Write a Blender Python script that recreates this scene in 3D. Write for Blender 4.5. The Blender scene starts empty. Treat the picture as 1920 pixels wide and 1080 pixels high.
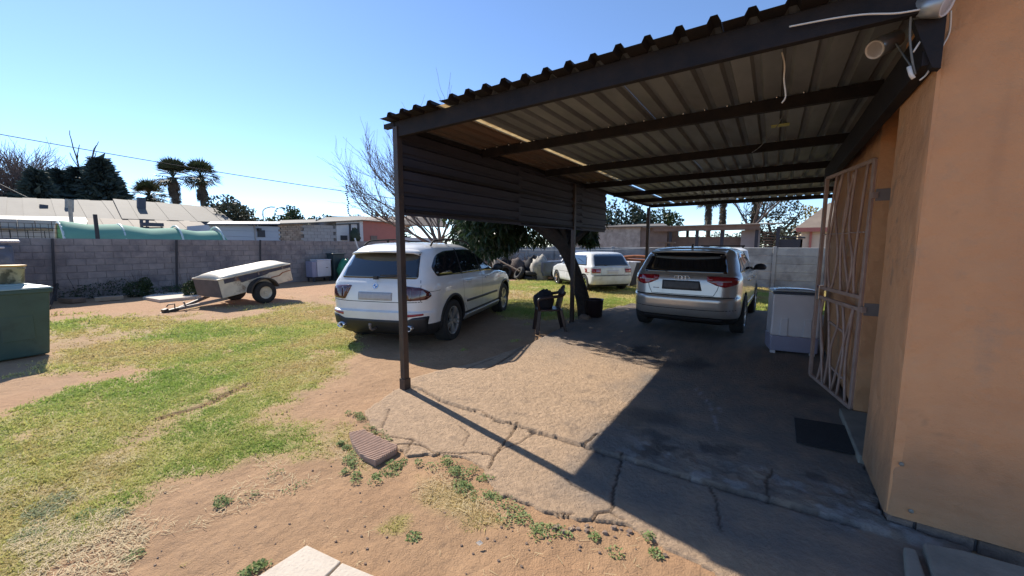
import bpy, math, random
import numpy as np
from mathutils import Vector, Matrix
from mathutils.bvhtree import BVHTree
from mathutils.geometry import delaunay_2d_cdt
R = math.radians
PI = math.pi
rng = np.random.default_rng(7)
random.seed(7)
scene = bpy.context.scene
C = scene.collection

# ------------------------------------------------------------------ camera, sky, sun, exposure
CAM_H, PITCH, YAW = 1.6, math.atan(80 / 720), R(34.1)
cam = bpy.data.objects.new('camera', bpy.data.cameras.new('camera'))
C.objects.link(cam)
cam.location = (0, 0, CAM_H)
cam.rotation_euler = (PI / 2 - PITCH, 0, YAW)
cam.data.sensor_width = 36
cam.data.lens = 13.5
cam.data.clip_start = 0.05
cam.data.clip_end = 2000
scene.camera = cam

SUN_EL, SUN_AZ = R(39.9), R(78.2)          # azimuth measured from +Y towards -X
to_sun = Vector((-math.sin(SUN_AZ) * math.cos(SUN_EL), math.cos(SUN_AZ) * math.cos(SUN_EL), math.sin(SUN_EL)))
world = bpy.data.worlds.new('World')
scene.world = world
world.use_nodes = True
nt = world.node_tree
nt.nodes.clear()
sky = nt.nodes.new('ShaderNodeTexSky')
sky.sky_type = 'NISHITA'
sky.sun_disc = False
sky.sun_elevation = SUN_EL
sky.sun_rotation = -SUN_AZ
sky.altitude = 2800
sky.air_density = 1.0
sky.dust_density = 0.25
sky.ozone_density = 4.0
bg = nt.nodes.new('ShaderNodeBackground')
bg.inputs['Strength'].default_value = 0.136
wo = nt.nodes.new('ShaderNodeOutputWorld')
nt.links.new(sky.outputs[0], bg.inputs[0])
nt.links.new(bg.outputs[0], wo.inputs[0])

sun = bpy.data.objects.new('sun', bpy.data.lights.new('sun', 'SUN'))
C.objects.link(sun)
sun.data.energy = 4.4
sun.data.angle = R(0.53)
sun.data.color = (1.0, 0.93, 0.82)
sun.rotation_euler = to_sun.to_track_quat('Z', 'Y').to_euler()
sun.location = (-20, 5, 20)

scene.view_settings.view_transform = 'Standard'
scene.view_settings.look = 'None'
scene.view_settings.gamma = 1
scene.view_settings.exposure = 0.82
scene.view_settings.use_curve_mapping = False
scene.cycles.max_bounces = 8
scene.cycles.use_denoising = True

# ------------------------------------------------------------------ picture point -> place
_f0 = np.array([-math.sin(YAW), math.cos(YAW), 0.]); _r = np.array([math.cos(YAW), math.sin(YAW), 0.]); _u = np.array([0, 0, 1.])
_fw = _f0 * math.cos(PITCH) - _u * math.sin(PITCH); _up = _u * math.cos(PITCH) + _f0 * math.sin(PITCH)
def ray(x, y): return _fw + (x - 960) / 720 * _r - (y - 540) / 720 * _up
def G(x, y, z=0.0):
    d = ray(x, y); t = (z - CAM_H) / d[2]
    return (float(t * d[0]), float(t * d[1]))
def aY(x, y, Y):
    d = ray(x, y) ; t = Y / d[1]
    return Vector((t * d[0], Y, CAM_H + t * d[2]))
def aX(x, y, X):
    d = ray(x, y) ; t = X / d[0]
    return Vector((X, t * d[1], CAM_H + t * d[2]))
def aD(x, y, D):
    d = ray(x, y) ; t = D / math.hypot(d[0], d[1])
    return Vector((t * d[0], t * d[1], CAM_H + t * d[2]))

# ------------------------------------------------------------------ numeric noise
def vnoise(x, y, seed=0):
    x = np.asarray(x, float); y = np.asarray(y, float)
    xi = np.floor(x).astype(np.int64); yi = np.floor(y).astype(np.int64)
    fx = x - xi; fy = y - yi
    fx = fx * fx * (3 - 2 * fx); fy = fy * fy * (3 - 2 * fy)
    def h(a, b):
        n = (a * 374761393 + b * 668265263 + seed * 974634777) & 0xffffffff
        n = ((n ^ (n >> 13)) * 1274126177) & 0xffffffff
        return ((n ^ (n >> 16)) & 0xffff) / 65535.0
    return (h(xi, yi) * (1 - fx) + h(xi + 1, yi) * fx) * (1 - fy) + (h(xi, yi + 1) * (1 - fx) + h(xi + 1, yi + 1) * fx) * fy
def fbm(x, y, seed=0, o=4):
    s = 0; a = .5; t = 0
    for k in range(o):
        s = s + a * vnoise(x * 2 ** k, y * 2 ** k, seed + k * 17); t += a; a *= .5
    return s / t - .5
def seg_dist(x, y, pts, closed=False):
    n = len(pts); best = np.full(x.shape, 1e9)
    for i in range(n if closed else n - 1):
        ax, ay = pts[i]; bx, by = pts[(i + 1) % n]
        dx, dy = bx - ax, by - ay
        t = np.clip(((x - ax) * dx + (y - ay) * dy) / (dx * dx + dy * dy + 1e-12), 0, 1)
        best = np.minimum(best, np.hypot(x - ax - t * dx, y - ay - t * dy))
    return best
def inside(x, y, pts):
    r = np.zeros(x.shape, bool); n = len(pts)
    for i in range(n):
        ax, ay = pts[i]; bx, by = pts[(i + 1) % n]
        if ay == by: continue
        c = ((ay > y) != (by > y)) & (x < (bx - ax) * (y - ay) / (by - ay) + ax)
        r ^= c
    return r
def sdf(x, y, pts):
    d = seg_dist(x, y, pts, True)
    return np.where(inside(x, y, pts), d, -d)
def sstep(a, b, v):
    t = np.clip((v - a) / (b - a), 0, 1); return t * t * (3 - 2 * t)

# ------------------------------------------------------------------ materials
MATS = {}
def mat(name, c, c2=None, ns=6, rough=.6, metal=0, bump=0, bs=60, rnd=0, c3=None, ns3=1.2, f3=(.55, .75), coat=0, st=(1, 1, 1),
        th=(.35, .65), spec=.5, trans=0, bump2=0, bs2=8, bd=.02, attr=None, alpha=1, world=False):
    """noise-mixed colours, relief and per-object variation"""
    m = bpy.data.materials.new(name); MATS[name] = m
    m.use_nodes = True
    t = m.node_tree; N = t.nodes; L = t.links
    p = N['Principled BSDF']
    tc = N.new('ShaderNodeTexCoord'); mp = N.new('ShaderNodeMapping'); mp.inputs['Scale'].default_value = st
    if world:
        ge = N.new('ShaderNodeNewGeometry'); L.new(ge.outputs['Position'], mp.inputs[0])
    else: L.new(tc.outputs['Object'], mp.inputs[0])
    vec = mp.outputs[0]
    def noise(scale, det=6, ro=.6):
        n = N.new('ShaderNodeTexNoise'); n.inputs['Scale'].default_value = scale; n.inputs['Detail'].default_value = det
        n.inputs['Roughness'].default_value = ro; L.new(vec, n.inputs['Vector']); return n.outputs['Fac']
    def mr(f, a, b, lo=0, hi=1):
        n = N.new('ShaderNodeMapRange'); n.inputs[1].default_value = a; n.inputs[2].default_value = b
        n.inputs[3].default_value = lo; n.inputs[4].default_value = hi; L.new(f, n.inputs[0]); return n.outputs[0]
    def mix(f, a, b):
        n = N.new('ShaderNodeMix'); n.data_type = 'RGBA'
        if isinstance(f, float): n.inputs[0].default_value = f
        else: L.new(f, n.inputs[0])
        for k, v in ((6, a), (7, b)):
            if isinstance(v, tuple): n.inputs[k].default_value = (*v, 1)
            else: L.new(v, n.inputs[k])
        return n.outputs[2]
    col = c
    if c2: col = mix(mr(noise(ns), *th), c, c2)
    if c3: col = mix(mr(noise(ns3, 8, .65), *f3), col, c3)
    if attr:                                   # attr = (name, colour)
        for an, ac in attr:
            a = N.new('ShaderNodeAttribute'); a.attribute_name = an
            col = mix(a.outputs['Fac'], col, ac)
    if rnd:
        oi = N.new('ShaderNodeObjectInfo')
        hs = N.new('ShaderNodeHueSaturation'); L.new(mr(oi.outputs['Random'], 0, 1, 1 - rnd, 1 + rnd), hs.inputs['Value'])
        if isinstance(col, tuple): hs.inputs['Color'].default_value = (*col, 1)
        else: L.new(col, hs.inputs['Color'])
        col = hs.outputs[0]
    if isinstance(col, tuple): p.inputs['Base Color'].default_value = (*col, 1)
    else: L.new(col, p.inputs['Base Color'])
    p.inputs['Roughness'].default_value = rough
    p.inputs['Metallic'].default_value = metal
    p.inputs['Specular IOR Level'].default_value = spec
    p.inputs['Coat Weight'].default_value = coat
    p.inputs['Coat Roughness'].default_value = .04
    p.inputs['Alpha'].default_value = alpha
    if bump:
        b = N.new('ShaderNodeBump'); b.inputs['Strength'].default_value = bump; b.inputs['Distance'].default_value = bd
        L.new(noise(bs, 5, .65), b.inputs['Height'])
        out = b.outputs[0]
        if bump2:
            b2 = N.new('ShaderNodeBump'); b2.inputs['Strength'].default_value = bump2; b2.inputs['Distance'].default_value = .1
            L.new(noise(bs2, 3, .5), b2.inputs['Height']); L.new(out, b2.inputs['Normal']); out = b2.outputs[0]
        L.new(out, p.inputs['Normal'])
    if trans:
        tr = N.new('ShaderNodeBsdfTranslucent')
        if isinstance(col, tuple): tr.inputs[0].default_value = (*col, 1)
        else: L.new(col, tr.inputs[0])
        ms = N.new('ShaderNodeMixShader'); ms.inputs[0].default_value = trans
        L.new(p.outputs[0], ms.inputs[1]); L.new(tr.outputs[0], ms.inputs[2])
        L.new(ms.outputs[0], N['Material Output'].inputs[0])
    return m
def glassy(name, c, alpha_mix):
    """tinted see-through sheet"""
    m = mat(name, c, rough=.05)
    t = m.node_tree; N = t.nodes
    tr = N.new('ShaderNodeBsdfTransparent'); tr.inputs[0].default_value = (*[min(1, v * 2 + .3) for v in c], 1)
    ms = N.new('ShaderNodeMixShader'); ms.inputs[0].default_value = alpha_mix
    t.links.new(N['Principled BSDF'].outputs[0], ms.inputs[1]); t.links.new(tr.outputs[0], ms.inputs[2])
    t.links.new(ms.outputs[0], N['Material Output'].inputs[0])
    return m

# ------------------------------------------------------------------ objects
def tag(o, label=None, cat=None, group=None, kind=None):
    if label: o['label'] = label
    if cat: o['category'] = cat
    if group: o['group'] = group
    if kind: o['kind'] = kind
    return o
def thing(name, label, cat, loc=(0, 0, 0), rz=0, group=None):
    o = bpy.data.objects.new(name, None); C.objects.link(o)
    o.empty_display_size = .2
    o.location = loc; o.rotation_euler = (0, 0, rz)
    return tag(o, label, cat, group)
def wmat(o):
    if o is None: return Matrix()
    m = Matrix.Translation(o.location) @ o.rotation_euler.to_matrix().to_4x4()
    return wmat(o.parent) @ m
def copy_tree(o, parent=None):
    c = o.copy(); C.objects.link(c)
    if parent is not None: c.parent = parent
    for ch in list(o.children): copy_tree(ch, c)
    return c
def link_mesh(name, me, parent=None, smooth=False, autosm=None):
    o = bpy.data.objects.new(name, me); C.objects.link(o)
    if parent is not None: o.parent = parent
    return o
def np_mesh(name, verts, faces, mats, parent=None, smooth=False, midx=None, attrs=None):
    """fast mesh from arrays; faces (n,3) or (n,4)"""
    me = bpy.data.meshes.new(name)
    verts = np.asarray(verts, np.float32); faces = np.asarray(faces, np.int32)
    k = faces.shape[1]; n = len(faces)
    me.vertices.add(len(verts)); me.vertices.foreach_set('co', verts.ravel())
    me.loops.add(n * k); me.loops.foreach_set('vertex_index', faces.ravel())
    me.polygons.add(n); me.polygons.foreach_set('loop_start', np.arange(0, n * k, k, dtype=np.int32))
    me.polygons.foreach_set('loop_total', np.full(n, k, np.int32))
    if midx is not None: me.polygons.foreach_set('material_index', np.asarray(midx, np.int32))
    if smooth: me.polygons.foreach_set('use_smooth', np.ones(n, bool))
    if attrs:
        for an, v in attrs.items():
            a = me.attributes.new(an, 'FLOAT', 'POINT'); a.data.foreach_set('value', np.asarray(v, np.float32))
    me.update(); me.validate()
    for m in (mats if isinstance(mats, (list, tuple)) else [mats]): me.materials.append(MATS[m] if isinstance(m, str) else m)
    return link_mesh(name, me, parent)

class MB:
    def __init__(s): s.v = []; s.f = []; s.m = []; s.s = []
    def add(s, vs, fs, mi=0, sm=False):
        b = len(s.v); s.v.extend([tuple(v) for v in vs])
        for f in fs: s.f.append([b + i for i in f]); s.m.append(mi); s.s.append(sm)
        return s
    def box(s, x0, x1, y0, y1, z0, z1, mi=0):
        v = [(x, y, z) for z in (z0, z1) for y in (y0, y1) for x in (x0, x1)]
        return s.add(v, [(0, 2, 3, 1), (4, 5, 7, 6), (0, 1, 5, 4), (2, 6, 7, 3), (0, 4, 6, 2), (1, 3, 7, 5)], mi)
    def cbox(s, c, d, rot=None, mi=0):
        M = rot or Matrix.Identity(3)
        v = [Vector(c) + M @ Vector((x * d[0] / 2, y * d[1] / 2, z * d[2] / 2)) for z in (-1, 1) for y in (-1, 1) for x in (-1, 1)]
        return s.add(v, [(0, 2, 3, 1), (4, 5, 7, 6), (0, 1, 5, 4), (2, 6, 7, 3), (0, 4, 6, 2), (1, 3, 7, 5)], mi)
    def bar(s, p, q, w, h, mi=0, up=(0, 0, 1)):
        p = Vector(p); q = Vector(q); d = (q - p); L = d.length; d.normalize(); u = Vector(up)
        if abs(d.dot(u)) > .98: u = Vector((0, 1, 0))
        a = d.cross(u).normalized(); b = a.cross(d)
        M = Matrix((a, d, b)).transposed()
        return s.cbox((p + q) / 2, (w, L, h), M, mi)
    def tube(s, pts, rad, n=8, mi=0, cap=True, sm=True):
        pts = [Vector(p) for p in pts]; k = len(pts)
        if not hasattr(rad, '__len__'): rad = [rad] * k
        vs = []; a = None
        for i in range(k):
            d = (pts[min(i + 1, k - 1)] - pts[max(i - 1, 0)])
            if d.length < 1e-9: d = Vector((0, 0, 1))
            d.normalize()
            if a is None:
                a = d.cross(Vector((0, 0, 1)) if abs(d.z) < .9 else Vector((1, 0, 0))).normalized()
            else:
                a = (a - d * a.dot(d)); a = a.normalized() if a.length > 1e-6 else d.orthogonal().normalized()
            b = d.cross(a)
            for j in range(n):
                t = 2 * PI * j / n
                vs.append(pts[i] + (a * math.cos(t) + b * math.sin(t)) * rad[i])
        fs = [(i * n + j, i * n + (j + 1) % n, (i + 1) * n + (j + 1) % n, (i + 1) * n + j) for i in range(k - 1) for j in range(n)]
        s.add(vs, fs, mi, sm)
        if cap:
            b = len(s.v) - k * n
            s.f.append([b + j for j in range(n)][::-1]); s.m.append(mi); s.s.append(False)
            s.f.append([b + (k - 1) * n + j for j in range(n)]); s.m.append(mi); s.s.append(False)
        return s
    def lathe(s, prof, n=24, c=(0, 0, 0), axis='z', mi=0, sm=True, jit=0, cap=True):
        vs = []
        for (r, z) in prof:
            for j in range(n):
                t = 2 * PI * j / n; rr = r * (1 + jit * random.uniform(-1, 1))
                p = (rr * math.cos(t), rr * math.sin(t), z)
                if axis == 'x': p = (z, rr * math.cos(t), rr * math.sin(t))
                if axis == 'y': p = (rr * math.sin(t), z, rr * math.cos(t))
                vs.append((c[0] + p[0], c[1] + p[1], c[2] + p[2]))
        k = len(prof)
        fs = [(i * n + j, i * n + (j + 1) % n, (i + 1) * n + (j + 1) % n, (i + 1) * n + j) for i in range(k - 1) for j in range(n)]
        s.add(vs, fs, mi, sm)
        b = len(s.v) - k * n
        if cap and prof[0][0] > 1e-4: s.f.append([b + j for j in range(n)][::-1]); s.m.append(mi); s.s.append(False)
        if cap and prof[-1][0] > 1e-4: s.f.append([b + (k - 1) * n + j for j in range(n)]); s.m.append(mi); s.s.append(False)
        return s
    def prism(s, poly, a, b, axis='z', mi=0):
        """polygon (u,v) extruded a..b along axis; u,v are the two other axes in order"""
        def P(u, v, w): return {'z': (u, v, w), 'y': (u, w, v), 'x': (w, u, v)}[axis]
        n = len(poly)
        vs = [P(u, v, a) for u, v in poly] + [P(u, v, b) for u, v in poly]
        fs = [tuple(range(n))[::-1], tuple(range(n, 2 * n))] + [(i, (i + 1) % n, n + (i + 1) % n, n + i) for i in range(n)]
        return s.add(vs, fs, mi)
    def sheet(s, rows, mi=0, sm=False):
        """rows: list of equal-length point lists"""
        k = len(rows); n = len(rows[0])
        vs = [p for r_ in rows for p in r_]
        return s.add(vs, [(i * n + j, i * n + j + 1, (i + 1) * n + j + 1, (i + 1) * n + j) for i in range(k - 1) for j in range(n - 1)], mi, sm)
    def build(s, name, mats, parent=None, world=False, bevel=0, seg=2, smooth=None, sub=0, solid=0):
        me = bpy.data.meshes.new(name)
        vs = s.v
        if world and parent is not None:
            inv = wmat(parent).inverted(); vs = [inv @ Vector(v) for v in vs]
        me.from_pydata([tuple(v) for v in vs], [], s.f)
        for m in (mats if isinstance(mats, (list, tuple)) else [mats]): me.materials.append(MATS[m])
        me.polygons.foreach_set('material_index', s.m)
        me.polygons.foreach_set('use_smooth', [bool(smooth)] * len(s.f) if smooth is not None else s.s)
        me.update()
        bmn = __import__('bmesh').new(); bmn.from_mesh(me)
        __import__('bmesh').ops.recalc_face_normals(bmn, faces=bmn.faces); bmn.to_mesh(me); bmn.free()
        o = link_mesh(name, me, parent)
        if solid:
            md = o.modifiers.new('solid', 'SOLIDIFY'); md.thickness = solid; md.offset = 0
        if sub:
            md = o.modifiers.new('sub', 'SUBSURF'); md.levels = sub; md.render_levels = sub
        if bevel:
            md = o.modifiers.new('bevel', 'BEVEL'); md.width = bevel; md.segments = seg; md.limit_method = 'ANGLE'; md.angle_limit = R(40)
            md.harden_normals = False
        return o
def rot(ax, deg): return Matrix.Rotation(R(deg), 3, ax)
def spline(pts, n=8):
    """Catmull-Rom through points"""
    P = [Vector(p) for p in pts]; out = []
    for i in range(len(P) - 1):
        p0 = P[max(i - 1, 0)]; p1 = P[i]; p2 = P[i + 1]; p3 = P[min(i + 2, len(P) - 1)]
        for k in range(n):
            t = k / n
            out.append(.5 * ((2 * p1) + (p2 - p0) * t + (2 * p0 - 5 * p1 + 4 * p2 - p3) * t * t + (3 * p1 - p0 - 3 * p2 + p3) * t ** 3))
    out.append(P[-1]); return out

# ------------------------------------------------------------------ material list
mat('house_plaster', (.61, .32, .152), (.53, .265, .125), 1.6, .85, bump=.6, bs=110, bd=.008, bump2=.5, bs2=4, c3=(.38, .25, .155), ns3=2.2, f3=(.56, .72), attr=[('stain', (.25, .155, .09))])
mat('plinth_brick', (.20, .15, .12), (.13, .10, .085), 18, .9, bump=.8, bs=60, rnd=.25)
mat('dark_metal', (.010, .010, .013), (.020, .016, .016), 9, .7, spec=.25, bump=.2, bs=80)
mat('post_metal', (.04, .033, .034), (.07, .045, .035), 6, .5, metal=.3, bump=.2, bs=80, c3=(.20, .08, .03), ns3=3, f3=(.62, .75))
mat('ibr_sheet', (.20, .215, .225), (.13, .142, .152), 3, .6, metal=.3, rnd=.25, bump=.15, bs=30, c3=(.095, .08, .075), ns3=1.6, f3=(.58, .8), st=(1, .35, 1))
mat('ibr_rusty', (.15, .09, .06), (.11, .085, .07), 4, .7, metal=.25, rnd=.1, bump=.2, bs=30, st=(1, .35, 1))
mat('skylight', (.75, .66, .48), (.62, .5, .33), 8, .5, trans=.75)
mat('screen_sheet', (.038, .038, .055), (.026, .025, .036), 2, .65, metal=.25, rnd=.12, bump=.15, bs=40, c3=(.06, .042, .036), ns3=1.2, f3=(.6, .8), st=(1, .4, 2))
mat('rubber', (.018, .018, .019), (.03, .028, .026), 20, .85, bump=.2, bs=60)
mat('trim_black', (.02, .02, .022), rough=.5)
mat('gap_black', (.006, .006, .006), rough=.9)
mat('car_glass', (.008, .01, .014), rough=.03, spec=.9, coat=.6)
mat('paint_white', (.74, .74, .73), (.66, .65, .63), 2.2, .35, coat=.8, c3=(.55, .5, .44), ns3=2.5, f3=(.66, .9))
mat('paint_silver', (.56, .545, .52), (.51, .495, .47), 2, .3, metal=.65, coat=.8)
mat('paint_oldwhite', (.72, .73, .73), (.6, .6, .58), 5, .4, coat=.3, c3=(.35, .32, .28), ns3=3, f3=(.62, .75))
mat('paint_blue', (.07, .10, .17), (.05, .06, .08), 4, .4, coat=.3, c3=(.2, .2, .2), ns3=3, f3=(.6, .8))
mat('lamp_dark', (.07, .012, .014), rough=.12, coat=.9)
mat('lamp_red', (.27, .012, .018), rough=.12, coat=.9)
mat('lamp_clear', (.45, .42, .42), rough=.1, coat=.9)
mat('chrome', (.75, .75, .76), rough=.12, metal=1)
mat('alloy', (.52, .52, .53), (.42, .41, .40), 14, .35, metal=.7)
mat('brake_dark', (.03, .03, .03), rough=.7, metal=.3)
mat('plate_dark', (.035, .037, .042), (.06, .06, .065), 14, .45)
mat('plate_grey', (.42, .41, .41), (.36, .35, .36), 20, .5)
mat('badge_blue', (.02, .12, .4), rough=.2)
mat('badge_white', (.8, .8, .8), rough=.2)
mat('fibreglass', (.66, .59, .46), (.52, .44, .33), 4, .55, c3=(.33, .24, .16), ns3=2.2, f3=(.6, .78), bump=.15, bs=40)
mat('trailer_side', (.72, .64, .50), (.60, .53, .42), 5, .55, c3=(.22, .14, .09), ns3=3, f3=(.56, .7))
mat('trailer_stripe', (.03, .035, .07), (.06, .06, .08), 6, .5, c3=(.32, .14, .07), ns3=3, f3=(.58, .68))
mat('trailer_front', (.10, .095, .10), (.07, .068, .072), 5, .6)
mat('bin_green', (.035, .075, .065), (.045, .09, .08), 3, .45, bump=.1, bs=40, c3=(.02, .04, .04), ns3=4, f3=(.55, .8))
mat('bin_lid', (.34, .42, .37), (.28, .35, .31), 4, .4)  # pale because the bright reflection on the lid is put into its colour
mat('bin_dark', (.03, .05, .055), rough=.5)
mat('bag_green', (.015, .16, .075), (.03, .22, .11), 6, .35, bump=.6, bs=14)
mat('bucket_paint', (.34, .31, .2), (.09, .085, .05), 7, .5, th=(.45, .55))
mat('bucket_lid', (.62, .34, .08), rough=.45)
mat('plastic_black', (.02, .012, .013), (.03, .015, .015), 5, .4)
mat('cloth_black', (.012, .012, .016), rough=.95, bump=.4, bs=40)
mat('washer_white', (.62, .60, .62), (.55, .53, .55), 3, .4)
mat('washer_lilac', (.30, .29, .38), (.26, .25, .33), 3, .4)
mat('washer_lid', (.05, .07, .10), rough=.12, coat=.6)
mat('washer_lid_clear', (.42, .48, .54), rough=.15, coat=.6)
mat('gate_paint', (.44, .31, .25), (.34, .23, .185), 7, .55, metal=.15, c3=(.55, .5, .45), ns3=5, f3=(.62, .72))
mat('plate_metal', (.22, .18, .16), (.17, .14, .125), 6, .6)
mat('door_wood', (.17, .09, .05), (.12, .065, .04), 4, .6, st=(4, 4, .6))
mat('mat_rubber', (.025, .025, .027), (.035, .035, .037), 40, .95, bump=.8, bs=160)
mat('cable_white', (.62, .60, .55), rough=.5)
mat('cable_grey', (.12, .13, .13), rough=.5)
mat('flood_body', (.33, .34, .34), rough=.35, metal=.6)
mat('flood_glass', (.75, .72, .66), rough=.3)
mat('block', (.315, .27, .25), (.25, .218, .208), 5, .92, bump=.6, bs=45, rnd=.07, c3=(.13, .115, .125), ns3=1.3, f3=(.48, .72), world=True)
mat('mortar', (.22, .20, .195), (.17, .155, .15), 6, .95, bump=.5, bs=50)
mat('fence_post', (.035, .033, .036), rough=.7)
mat('precast', (.40, .385, .365), (.31, .30, .29), 2.5, .9, bump=.4, bs=30, rnd=.09, c3=(.20, .19, .185), ns3=1.4, f3=(.48, .7), world=True)
mat('roof_grey', (.16, .142, .118), (.13, .116, .098), .7, .8, rnd=.06, c3=(.12, .10, .085), ns3=.5, f3=(.5, .75), world=True)
mat('roof_tan', (.22, .17, .125), (.18, .137, .103), 1.4, .8, rnd=.1)
mat('roof_dark', (.05, .055, .075), rough=.6)
mat('shade_net', (.25, .50, .38), (.20, .43, .33), 2, .8, trans=.35, st=(1, .4, 1))
mat('hoop', (.55, .62, .58), rough=.5)
mat('wall_blue', (.40, .44, .50), (.36, .40, .46), 1, .7)
mat('wall_brickpale', (.30, .215, .16), (.40, .32, .25), 2, .9, rnd=.3, bump=.4, bs=20, world=True)
mat('wall_grey', (.38, .355, .34), (.33, .31, .30), 1.5, .9, rnd=.08, bump=.3, bs=20)
mat('wall_white', (.60, .59, .58), (.52, .51, .50), 1.2, .8)
mat('wall_red', (.42, .16, .125), (.37, .14, .11), 1.2, .85, c3=(.3, .16, .14), ns3=.8, f3=(.55, .8))
mat('wall_mottled', (.42, .39, .34), (.24, .22, .19), 3, .9, c3=(.16, .15, .13), ns3=1.7, f3=(.6, .68))
mat('wall_brown', (.20, .155, .125), (.15, .12, .10), 3, .9, rnd=.15)
mat('wall_cream', (.60, .53, .40), (.54, .47, .36), 1, .85)
mat('timber', (.20, .13, .09), (.13, .09, .065), 3, .85, st=(1, 1, 1), rnd=.15)
mat('frame_dark', (.03, .032, .04), rough=.6)
mat('pipe_white', (.6, .58, .55), rough=.5)
mat('bark', (.055, .040, .032), (.03, .024, .02), 9, .95, bump=1, bs=22, bd=.05)
mat('bark_grey', (.12, .10, .09), (.08, .065, .06), 12, .95)
mat('twig', (.15, .12, .11), rough=.95)
mat('leaf_mango', (.045, .085, .03), (.025, .05, .02), 3, .38, trans=.3, rnd=.35)
mat('leaf_bush', (.045, .075, .022), (.022, .04, .014), 1.2, .6, trans=.2)
mat('leaf_pine', (.030, .050, .048), (.045, .070, .060), 1, .8, trans=.1)
mat('leaf_olive', (.055, .062, .03), (.035, .04, .024), .8, .7, trans=.15)
mat('leaf_dark', (.022, .035, .018), (.035, .05, .026), .8, .7, trans=.15)
mat('leaf_gold', (.3, .22, .03), rough=.7, trans=.3)
mat('palm_leaf', (.045, .06, .025), (.03, .04, .02), 1, .6, trans=.2)
mat('palm_dead', (.10, .075, .05), (.07, .055, .04), 3, .9)
mat('weed_grey', (.27, .31, .16), (.36, .37, .22), 30, .8, trans=.2, spec=.1)
mat('weed', (.17, .24, .07), (.30, .35, .16), 30, .75, spec=.15, trans=.25)
mat('weed_shaded', (.03, .055, .03), (.05, .075, .04), 3, .8, trans=.2)  # darkened weed green, shade put into the colour
mat('brush_dry', (.10, .075, .065), (.06, .045, .04), 5, .95)
mat('stone', (.26, .18, .13), (.18, .13, .10), 20, .9, rnd=.3)
mat('pale_slab', (.58, .50, .41), (.50, .42, .34), 6, .85, bump=.35, bs=60, c3=(.4, .32, .25), ns3=4, f3=(.6, .75))
mat('green_slab', (.27, .25, .205), (.19, .18, .15), 6, .85, bump=.4, bs=40)
mat('paver_red', (.42, .27, .20), (.34, .22, .165), 16, .9, bump=.5, bs=90)
mat('wood_pale', (.35, .27, .19), (.26, .20, .15), 6, .85)
mat('wire', (.05, .045, .04), rough=.7)
mat('yellow_tape', (.45, .45, .12), rough=.5)
mat('rust', (.36, .12, .045), (.22, .08, .04), 8, .9)
mat('interior', (.02, .02, .025), rough=.9)

# ================================================================== GROUND
def P(*pts): return [G(*p) for p in pts]
lawn_main = P((-250, 780), (0, 768), (120, 742), (200, 716), (235, 700), (105, 690), (110, 662), (100, 625), (105, 604), (230, 596), (330, 600), (430, 600), (480, 590), (560, 577), (620, 572), (655, 600), (662, 645), (650, 700), (600, 735), (540, 790), (600, 800), (590, 842), (500, 868), (400, 905), (330, 915), (240, 950), (120, 1010), (0, 1030), (-300, 1060))
lawn_weedy = P((-300, 960), (0, 950), (150, 920), (250, 960), (150, 1030), (60, 1080), (-300, 1200))
lawn_strip = P((95, 602), (200, 592), (330, 588), (330, 610), (230, 625), (95, 634))
lawn_back = [G(1190, 592), G(1112, 594), G(1040, 602), G(948, 596), G(900, 575), (-9.5, 10.5), (-10.6, 13.2), (-9.4, 14.6), (-6, 16.9), (3.5, 17.3), (3.5, 11.1), (-2.6, 10.9)]
tuft_dry = P((655, 800), (600, 830), (560, 850), (640, 870), (700, 905), (700, 870), (660, 840))
tuft_dry2 = P((770, 880), (830, 890), (900, 935), (960, 975), (900, 985), (820, 960), (765, 935))
bare = [(P((100, 575), (300, 572), (320, 590), (100, 602)), .6), (P((0, 665), (150, 652), (285, 620), (210, 624), (60, 645)), .8), (P((210, 640), (260, 615), (330, 612), (300, 628)), .6),
        (P((20, 822), (70, 808), (80, 818), (30, 832)), .8), (P((210, 838), (300, 790), (460, 722), (465, 735), (330, 795), (220, 850)), .55),
        (P((150, 875), (260, 800), (330, 795), (250, 860)), .35), (P((430, 800), (560, 740), (640, 720), (600, 800), (500, 820)), .35),
        (P((945, 545), (1045, 545), (1060, 556), (950, 562)), .6)]
slab_out = P((757, 722), (681, 774), (690, 797), (712, 815), (735, 838), (760, 855), (800, 857), (868, 861), (896, 880), (912, 905), (930, 926), (962, 942), (1008, 954), (1050, 968), (1110, 978), (1170, 990), (1230, 1020), (1290, 1052), (1350, 1085), (1400, 1130)) \
    + [(.1, 1.75), (.95, 1.75), (.95, 2.87), (.64, 2.89), (.64, 3.56), (.88, 3.56), (.88, 4.54), (.72, 4.54), (.72, 7.4), (1.7, 7.5), (1.7, 11.0), (-2.75, 11.0), (-3.1, 9.6), (-3.3, 8.2), (-3.28, 6.9), (-3.12, 5.1), (-3.2, 3.9), (-3.38, 3.3)]
rut = P((300, 786), (380, 762), (440, 733), (462, 722))
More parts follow.
